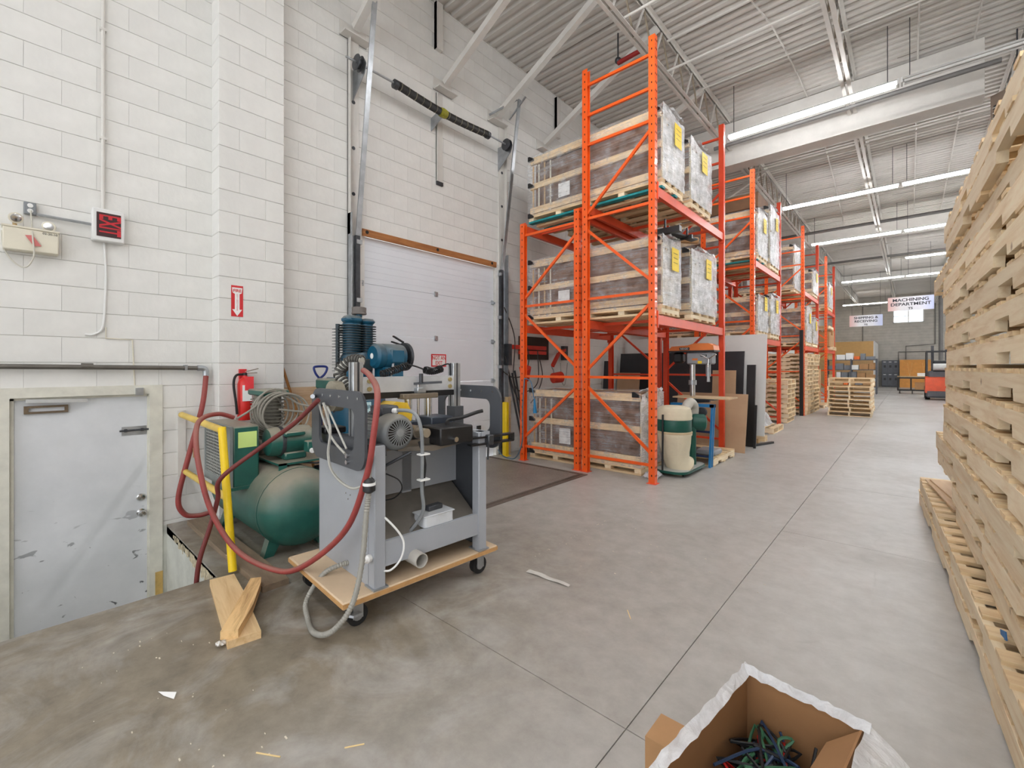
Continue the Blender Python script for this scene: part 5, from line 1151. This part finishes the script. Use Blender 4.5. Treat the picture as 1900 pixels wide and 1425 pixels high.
for x, y in ((-2.1, 6.53), (-2.6, 6.53), (-2.1, 6.6), (-2.6, 6.6)): MB().bar((x, y, 0), (x + (.03 if x > -2.4 else .0), y + .02, .88), .035, .03).build('leg', SB, r)
MB().box(-2.66, -2.05, 6.52, 6.56, .85, .89).box(-2.66, -2.05, 6.6, 6.64, .85, .89).box(-2.1, -2.05, 6.52, 6.64, .85, .89).build('top_frame', SB, r)
for z in (.15, .5): MB().bar((-2.6, 6.54, z), (-2.1, 6.54, z), .02, .03).build('cross_bar', M('stand_navy', (26, 44, 84), .5), r)
MB().cyl((-2.2, 6.47, .78), (-2.2, 6.52, .78), .07, n=18).cyl((-2.5, 6.47, .82), (-2.5, 6.52, .82), .05, n=16).build('pulley', DKST, r)
r = T('dust_collector', 'green dust collector with cream cloth bags on a wheeled base', 'dust collector', (-2.4, 6.0, 0))
DCG = M('collector_green', (20, 84, 72), .4, var=.08); BAG = M('cream_cloth', (224, 214, 188), .8, var=.06, scale=5, bump=.4)
MB().prism(rrect(-2.54, -2.11, 5.62, 6.5, .16, 6), 'z', .045, .075).build('base', DCG, r); MB().prism(rrect(-2.53, -2.12, 5.63, 6.49, .15, 6), 'z', .0752, .078).build('base_top', M('base_grey', (178, 180, 176), .6), r)
for x, y in ((-2.47, 5.78), (-2.18, 5.78), (-2.47, 6.4), (-2.18, 6.4)): MB().cyl((x - .015, y, .024), (x + .015, y, .024), .024, n=12).build('caster', RUBBER, r)
dx, dy = -2.34, 5.86
MB().lathe([(.215, 0), (.22, .01), (.22, .15), (.215, .16)], (dx, dy, .57), (0, 0, 1), 28).build('drum', DCG, r)
MB().lathe([(.222, 0), (.228, .02), (.222, .04), (.225, .06), (.22, .09)], (dx, dy, .73), (0, 0, 1), 28).build('upper_band', BAG, r)
m = MB(); prof = [(.12, .82), (.2, .83), (.22, .80), (.21, .86), (.15, .9), (.05, .885)]
m.lathe([(.218, 0), (.215, .03), (.2, .06), (.13, .085), (.04, .09)], (dx, dy, .82), (0, 0, 1), 24).build('upper_bag', BAG, r)
P = [(0, .565, .222), (.0, .53, .226), (.0, .5, .215), (.01, .4, .2), (.02, .28, .175), (.04, .18, .16), (.07, .12, .17), (.1, .09, .185), (.1, .082, .15)]
MB().tube([(dx + a * .6, dy + a, z) for a, z, q in P], 0, 24, radii=[q for a, z, q in P]).build('lower_bag', BAG, r)
MB().lathe([(.226, 0), (.23, .015), (.226, .03)], (dx, dy, .545), (0, 0, 1), 26).build('bag_strap', M('strap_tan', (206, 186, 150), .7), r)
MB().cyl((dx + .1, dy + .40, .078), (dx + .1, dy + .40, .6), .045, n=16).build('support_post', DCG, r)
MB().lathe([(.06, 0), (.1, .01), (.115, .05), (.115, .18), (.09, .2), (0, .205)], (dx + .06, dy + .42, .66), (.75, .5, -.05), 22).build('fan_motor', DCG, r)
MB().tube(spline([(dx + .05, dy + .2, .72), (dx + .06, dy + .26, .86), (dx + .07, dy + .38, .93), (dx + .08, dy + .5, .86), (dx + .07, dy + .5, .7)], 6), .065, 14).build('elbow_duct', M('duct_grey', (196, 192, 182), .55), r)
MB().cyl((dx - .1, dy + .7, .1), (dx - .1, dy + .7, .5), .08, n=16).build('intake_duct', M('duct_dark', (112, 112, 116), .5), r)
MB().cyl((dx - .06, dy - .235, .08), (dx - .06, dy - .225, .8), .013, n=8).build('side_rod', BLACK, r)
# heap of film at the crate foot
hh2 = [[random.uniform(-.02, .03) for _ in range(10)] for _ in range(10)]
tag(MB().sheet(lambda u, v: (-2.56 + .2 * u, 5.36 + .24 * v, .012 + max(0, hh2[int(u * 9)][int(v * 9)] * 1.6 + .06 * math.sin(math.pi * u) * math.sin(math.pi * v))), 9, 9).build('film_scrap', FILMW, smooth=False), 'torn scrap of stretch film at the foot of the floor crate', 'film')

# ================================================================== FAR END OF THE HALL
def sign(label, x0, x1, y, z0, z1, lines, sz):
    r = T('hanging_sign', label, 'sign', ((x0 + x1) / 2, y, z0))
    m, t, p = base('sign_print'); vec = coords(t); sx = nd(t, 'ShaderNodeSeparateXYZ'); t.links.new(vec, sx.inputs[0])
    mr = nd(t, 'ShaderNodeMapRange'); mr.inputs['From Min'].default_value = -(x1 - x0) / 2; mr.inputs['From Max'].default_value = (x1 - x0) / 2; t.links.new(sx.outputs['X'], mr.inputs['Value'])
    t.links.new(ramp(t, mr.outputs[0], [(0, rgb(236, 190, 184)), (.3, rgb(238, 236, 238)), (.7, rgb(234, 234, 242)), (1, rgb(196, 206, 240))]), p.inputs['Base Color']); p.inputs['Roughness'].default_value = .5
    bx(x0, x1, y, y + .02, z0, z1).build('panel', m, r)
    for i, l in enumerate(lines): text(l, ((x0 + x1) / 2, y - .002, z1 - (z1 - z0) * (.24 + .31 * i)), sz if len(l) > 2 else sz * .7, M('sign_ink', (38, 40, 52), .6), r, rot=ROTY, sx=1.15, bold=.004)
    MB().cyl((x0 + .1, y, z1), (x0 + .1, y, ZC), .006, n=6).cyl((x1 - .1, y, z1), (x1 - .1, y, ZC), .006, n=6).build('hanging_wire', DKST, r)
sign('hanging white sign reading MACHINING DEPARTMENT', -.70, .74, 25, 3.8, 4.38, ['MACHINING', 'DEPARTMENT', 'TS'], .175)
sign('hanging white sign reading SHIPPING & RECEIVING', -2.5, -1.08, 31, 3.65, 4.26, ['SHIPPING &', 'RECEIVING', 'TS'], .175)
# office / crib box with tan top
r = T('site_office', 'tan boarded enclosure with white end behind the shelving', 'enclosure', (-3.2, 39, 0))
bx(-4.97, -1.75, 37.0, 41.9, 1.9, 3.1).build('upper_wall', M('tan_board', (206, 164, 104), .7, var=.05), r); bx(-4.97, -1.75, 37.0, 41.9, 0, 1.9).build('lower_wall', M('tan_board_low', (186, 150, 104), .7), r)
bx(-1.75, -1.7, 37.0, 41.9, 0, 3.1).build('end_panel', WHITE, r)
# lockers
r = T('locker_bank', 'dark grey metal locker bank by the far wall', 'lockers', (-1.05, 41.7, 0))
bx(-1.5, -.56, 41.5, 41.95, 0, 1.9).build('body', DKST, r)
for i in range(3):
    for j in range(2):
        x = -1.47 + i * .3; z = .1 + j * .9
        d_ = bx(x, x + .28, 41.47, 41.5, z, z + .86).build('locker_door', M('locker_grey', (84, 88, 96), .45), r)
        bx(x + .08, x + .2, 41.465, 41.47, z + .38, z + .55).build('latch_recess', BLACK, d_); bx(x + .06, x + .2, 41.465, 41.47, z + .76, z + .8).build('number_plate', PAPERW, d_)
r = T('wood_crate_panel', 'orange-brown plywood crate panel standing by the lockers', 'crate', (.2, 41.3, 0))
bx(-.52, 1.2, 41.0, 41.4, 0, 1.92).build('panel', M('stained_ply', (206, 142, 66), .6, var=.1), r)
for x in (0.0, .75): MB().bar((x - .12, 40.99, 1.7), (x, 40.99, .8), .05, .012).bar((x + .12, 40.99, 1.7), (x, 40.99, .8), .05, .012).build('chevron', M('pale_stripe', (226, 186, 124), .6), r)
r = T('work_cart', 'black steel work cart with wood top and casters', 'cart', (.1, 31.9, 0))
bx(-.5, .75, 31.7, 32.4, .88, .93).build('top', M('cart_top', (196, 164, 120), .6), r)
for x in (-.48, .05, .7):
    for y in (31.73, 32.36): bx(x - .03, x + .03, y - .03, y + .03, .2, .88).build('leg', BLACK, r)
bx(-.5, .75, 31.7, 32.4, .15, .22).build('lower_shelf', BLACK, r); bx(-.5, .75, 31.69, 31.72, .8, .88).build('apron', BLACK, r)
for x in (-.4, .65, .1): MB().cyl((x - .02, 31.8, .075), (x + .02, 31.8, .075), .075, n=14).build('caster', RUBBER, r)
tag(bx(.3, .7, 31.9, 32.2, .932, 1.1).build('paper_pack', PAPERW), 'white pack of paper lying on the black work cart', 'pack')
tag(bx(.2, .6, 31.9, 32.2, .222, .6).build('carton', CARD), 'brown carton on the lower shelf of the work cart', 'carton')
# steel shelving with cartons
r = T('steel_shelving', 'dark grey steel shelving full of cartons near the tan enclosure', 'shelving', (-2.1, 30.2, 0))
for x in (-3.4, -2.35, -1.3):
    for y in (29.9, 30.5): bx(x - .03, x + .03, y - .03, y + .03, 0, 1.85).build('upright', M('shelf_grey', (88, 92, 98), .5), r)
for z in (.35, .8, 1.25, 1.78): bx(-3.42, -1.28, 29.88, 30.52, z, z + .035).build('shelf', M('shelf_grey', (88, 92, 98)), r)
kinds = [('brown carton', CARD), ('white carton', PAPERW), ('grey bin', M('bin_grey', (120, 124, 130), .5)), ('orange bin', M('bin_orange', (236, 110, 40), .5)), ('pale tan carton', M('carton_pale', (206, 176, 134), .8)), ('yellow bin', YELLOW)]
rk = random.Random(3)
for lv, z in enumerate((.386, .836, 1.286, 1.816)):
    x = -3.35; k = 0
    while x < -1.5:
        w = rk.uniform(.18, .4); h = rk.uniform(.16, .36); nm, mt_ = kinds[rk.choice([0, 0, 0, 1, 1, 2, 2, 3, 4, 4])]
        if not (x < -2.35 < x + w and False):
            tag(bx(x, min(x + w, -1.33), 29.96, 30.42, z, z + h, b=.005).build(nm.split()[-1], mt_), f'{nm} on the {["bottom", "second", "third", "top"][lv]} steel shelf, {["first", "second", "third", "fourth", "fifth", "sixth", "seventh", "eighth", "ninth"][k]} from the rack', nm.split()[-1], 'goods on the steel shelving')
        x += w + .03; k += 1
# conduits on the far wall
for P in ([(-2.6, 41.96, 2.6), (-2.6, 41.96, 5.9), (-1.6, 41.96, 5.9)], [(-.6, 41.96, 1.9), (-.6, 41.96, 2.5), (.9, 41.96, 2.5)], [(-.2, 41.96, 1.95), (-.2, 41.96, 2.9), (.6, 41.96, 2.95), (1.3, 41.96, 3.0), (1.3, 41.96, 5.8)]):
    struct(MB().tube(P, .03, 6).build('wall_conduit', M('conduit_dark', (110, 108, 104), .6)))
struct(MB().cyl((1.35, 36, .0), (1.35, 36, ZC), .1, n=14).build('column', M('column_grey', (110, 108, 106), .6)))
# forklift seen from behind
r = T('forklift', 'orange forklift with black overhead guard parked in the hall', 'forklift', (1.0, 26.8, 0))
FO = M('forklift_orange', (228, 88, 46), .4); FG = M('forklift_grey', (96, 98, 104), .5)
MB().prism([(26.3, .3), (26.35, .95), (26.6, 1.02), (27.2, .98), (27.3, .45), (28.0, .4), (28.0, .28)], 'x', .5, 1.55).build('counterweight', FO, r)
bx(.52, 1.53, 26.28, 26.8, .1, .42, b=.06).build('lower_weight', FG, r)
bx(.6, 1.45, 26.5, 27.1, .95, 1.25, b=.04).build('seat_hood', FG, r); bx(.75, 1.3, 26.55, 26.65, 1.2, 1.7, b=.04).build('seat_back', BLACK, r)
MB().cyl((.75, 26.45, 1.42), (1.3, 26.45, 1.42), .15, n=18).build('gas_bottle', M('bottle_grey', (196, 196, 194), .4), r)
for x in (.56, 1.5):
    MB().bar((x, 26.6, 1.0), (x, 26.75, 2.12), .06, .06).bar((x, 28.1, .8), (x, 27.8, 2.12), .06, .06).bar((x, 26.7, 2.1), (x, 27.85, 2.1), .06, .06).build('guard_post', BLACK, r)
for k in range(5): bx(.55, 1.5, 26.72 + k * .27, 26.78 + k * .27, 2.08, 2.13).build('guard_bar', BLACK, r)
for x in (.78, 1.25): bx(x - .05, x + .05, 28.2, 28.3, .1, 2.4).build('mast_rail', DKST, r)
for x in (.58, 1.46):
    for y, q in ((26.75, .22), (28.0, .28)): MB().cyl((x - .08, y, q), (x + .08, y, q), q, n=20).build('wheel', RUBBER, r)
r = tag(bx(1.3, 2.2, 24.6, 25.6, 0, 1.6).build('wrapped_stack', M('grey_wrap', (170, 164, 158), .4, var=.15)), 'grey wrapped stack standing beside the forklift', 'stack')
# big cartons at the floor of the last rack
tag(bx(-2.95, -2.4, 18.9, 19.5, .14, 1.35, b=.006).build('carton', CARD), 'tall brown carton standing between the last two rack bays', 'carton')
stdpallet('wooden pallet under the tall carton between the racks', (-2.7, 19.2, 0), 0, None)

# ================================================================== FOREGROUND CARTON
r = T('open_carton', 'open brown carton wrapped in white stretch film, holding wires', 'carton', (-.39, 1.56, 0), math.radians(-7), local=True)
BW, BL, BH, th = .30, .62, .45, .005
INK = M('carton_shaded', (152, 112, 74), .85, var=.06)  # cardboard brown darkened to carry the shade inside the box
for a in ((0, BW, -th, 0), (0, BW, -BL, -BL + th), (0, th, -BL, 0), (BW - th, BW, -BL, 0)):
    bx(a[0], a[1], a[2], a[3], .0, BH).build('carton_wall', INK, r)
bx(0, BW, -BL, 0, 0, .005).build('carton_base', INK, r)
rq = random.Random(9); q_ = [[rq.uniform(-.003, .004) for _ in range(13)] for _ in range(21)]
loop = [(-.016, .016), (BW + .012, .014), (BW + .03, -BL), ]
def wrapx(u, v):    # film around left and back sides folding over the rim
    if v < .8: z = BH * v / .8 + .012; off = .014 + .02 * (1 - v)
    else: z = BH + .018 - .02 * (v - .8) / .2; off = .014 - .03 * (v - .8) / .2
    return z, off
def fl_(u, v): z, o_ = wrapx(u, v); return (-o_ + q_[int(u * 20)][int(v * 12)], .02 - (BL + .02) * u, z + (q_[int(u * 20)][5] if v > .7 else 0))
def fb_(u, v): z, o_ = wrapx(u, v); return (-.015 + (BW + .03) * u, o_ + q_[int(u * 20)][int(v * 12)], z + (q_[int(u * 20)][7] if v > .7 else 0))
def fr_(u, v): return (BW + .005 + .42 * (1 - v) ** .8 + q_[int(u * 20)][int(v * 12)], .02 - (BL + .02) * u, .02 + (BH - .02) * v + q_[int(u * 20)][3])
MB().sheet(fl_, 20, 12).build('film_wrap', FILMW, r, smooth=False); MB().sheet(fb_, 20, 12).build('film_wrap', FILMW, r, smooth=False); MB().sheet(fr_, 20, 12).build('film_skirt', FILMW, r, smooth=False)
MB().add([(BW, -.01, BH), (BW, -BL, BH), (BW - .1, -BL, BH - .07), (BW - .07, -.06, BH - .05)], [(0, 1, 2, 3)]).build('inner_flap', INK, r)
WC = [M('wire_red', (196, 40, 36), .5), M('wire_black', (24, 26, 30), .5), M('wire_green', (60, 110, 80), .5), M('wire_blue', (40, 60, 90), .5)]
wt = T('wire_tangle', 'tangle of red, black and green wires inside the open carton', 'wires', (-.39, 1.56, 0), math.radians(-7), local=True)
for i in range(40):
    P = [(.02 + rq.random() * .2, -.02 - rq.random() * .3, .2 + rq.random() * .15) for _ in range(5)]
    P = [(a, b, min(c, .36)) for a, b, c in P]
    MB().tube(spline(P, 5), .0042, 5).build('wire', WC[[0, 1, 1, 3, 2][i % 5]], wt)
tag(bx(-.10, .0, -.12, .0, 0, .28).build('side_carton', CARD), 'corner of a smaller film-wrapped carton beside the open one', 'carton')
o = COL.objects[-1]; o.location = (-.56, 1.36, 0)

# ================================================================== DEBRIS on the floor
SPL = M('wood_splinter', (232, 206, 150), .7); 
for i, (x, y, L, a) in enumerate(((-1.2, 2.35, .09, 2.2), (-1.75, .62, .1, .5), (-1.55, .85, .07, .9))):
    o = tag(MB().bar((-L / 2, 0, .002), (L / 2, .004, .003), .004, .003).build('wood_splinter', SPL), ['long pale wood splinter on the open concrete floor', 'pale wood splinter on the stained concrete', 'small wood splinter lying on the brown stained floor'][i], 'splinter'); o.location = (x, y, 0); o.rotation_euler = (0, 0, a)
tag(MB().sheet(lambda u, v: (-1.98 + .34 * u, 2.36 + .02 * u + .05 * v * (1 - .4 * u), .003 + .006 * math.sin(6 * u + 3 * v) ** 2), 10, 3).build('tape_strip', M('tape_clear', (206, 204, 198), .4)), 'strip of pale packing tape stuck on the floor by the dolly caster', 'tape')
tag(MB().add([(-2.45, .42, .002), (-2.37, .47, .012), (-2.34, .455, .004), (-2.4, .43, .003)], [(0, 1, 2, 3)]).build('paper_scrap', PAPERW), 'torn white paper scrap on the brown stained floor', 'paper')
tag(MB().sheet(lambda u, v: (-2.63 + .04 * u, .68 + .05 * v, .004 + .02 * abs(math.sin(7 * u + 5 * v))), 5, 5).build('paper_scrap', PAPERW, smooth=False), 'crumpled white paper scrap beside the lumber offcuts', 'paper')
cr = MB(); rc = random.Random(2)
for i in range(130):
    x = rc.uniform(-3.0, -.62); y = rc.uniform(.2, .7) if i % 2 else rc.uniform(2.6, 4.6); x = max(x, -2.1) if y > 2 else x; s = rc.uniform(.002, .006); cr.box(x, x + s * rc.uniform(1, 3), y, y + s, .0, .002)
o = cr.build('floor_grit', M('grit', (214, 206, 190), .8)); o['kind'] = 'stuff'; o['label'] = 'tiny chips of wood and plaster scattered over the floor'
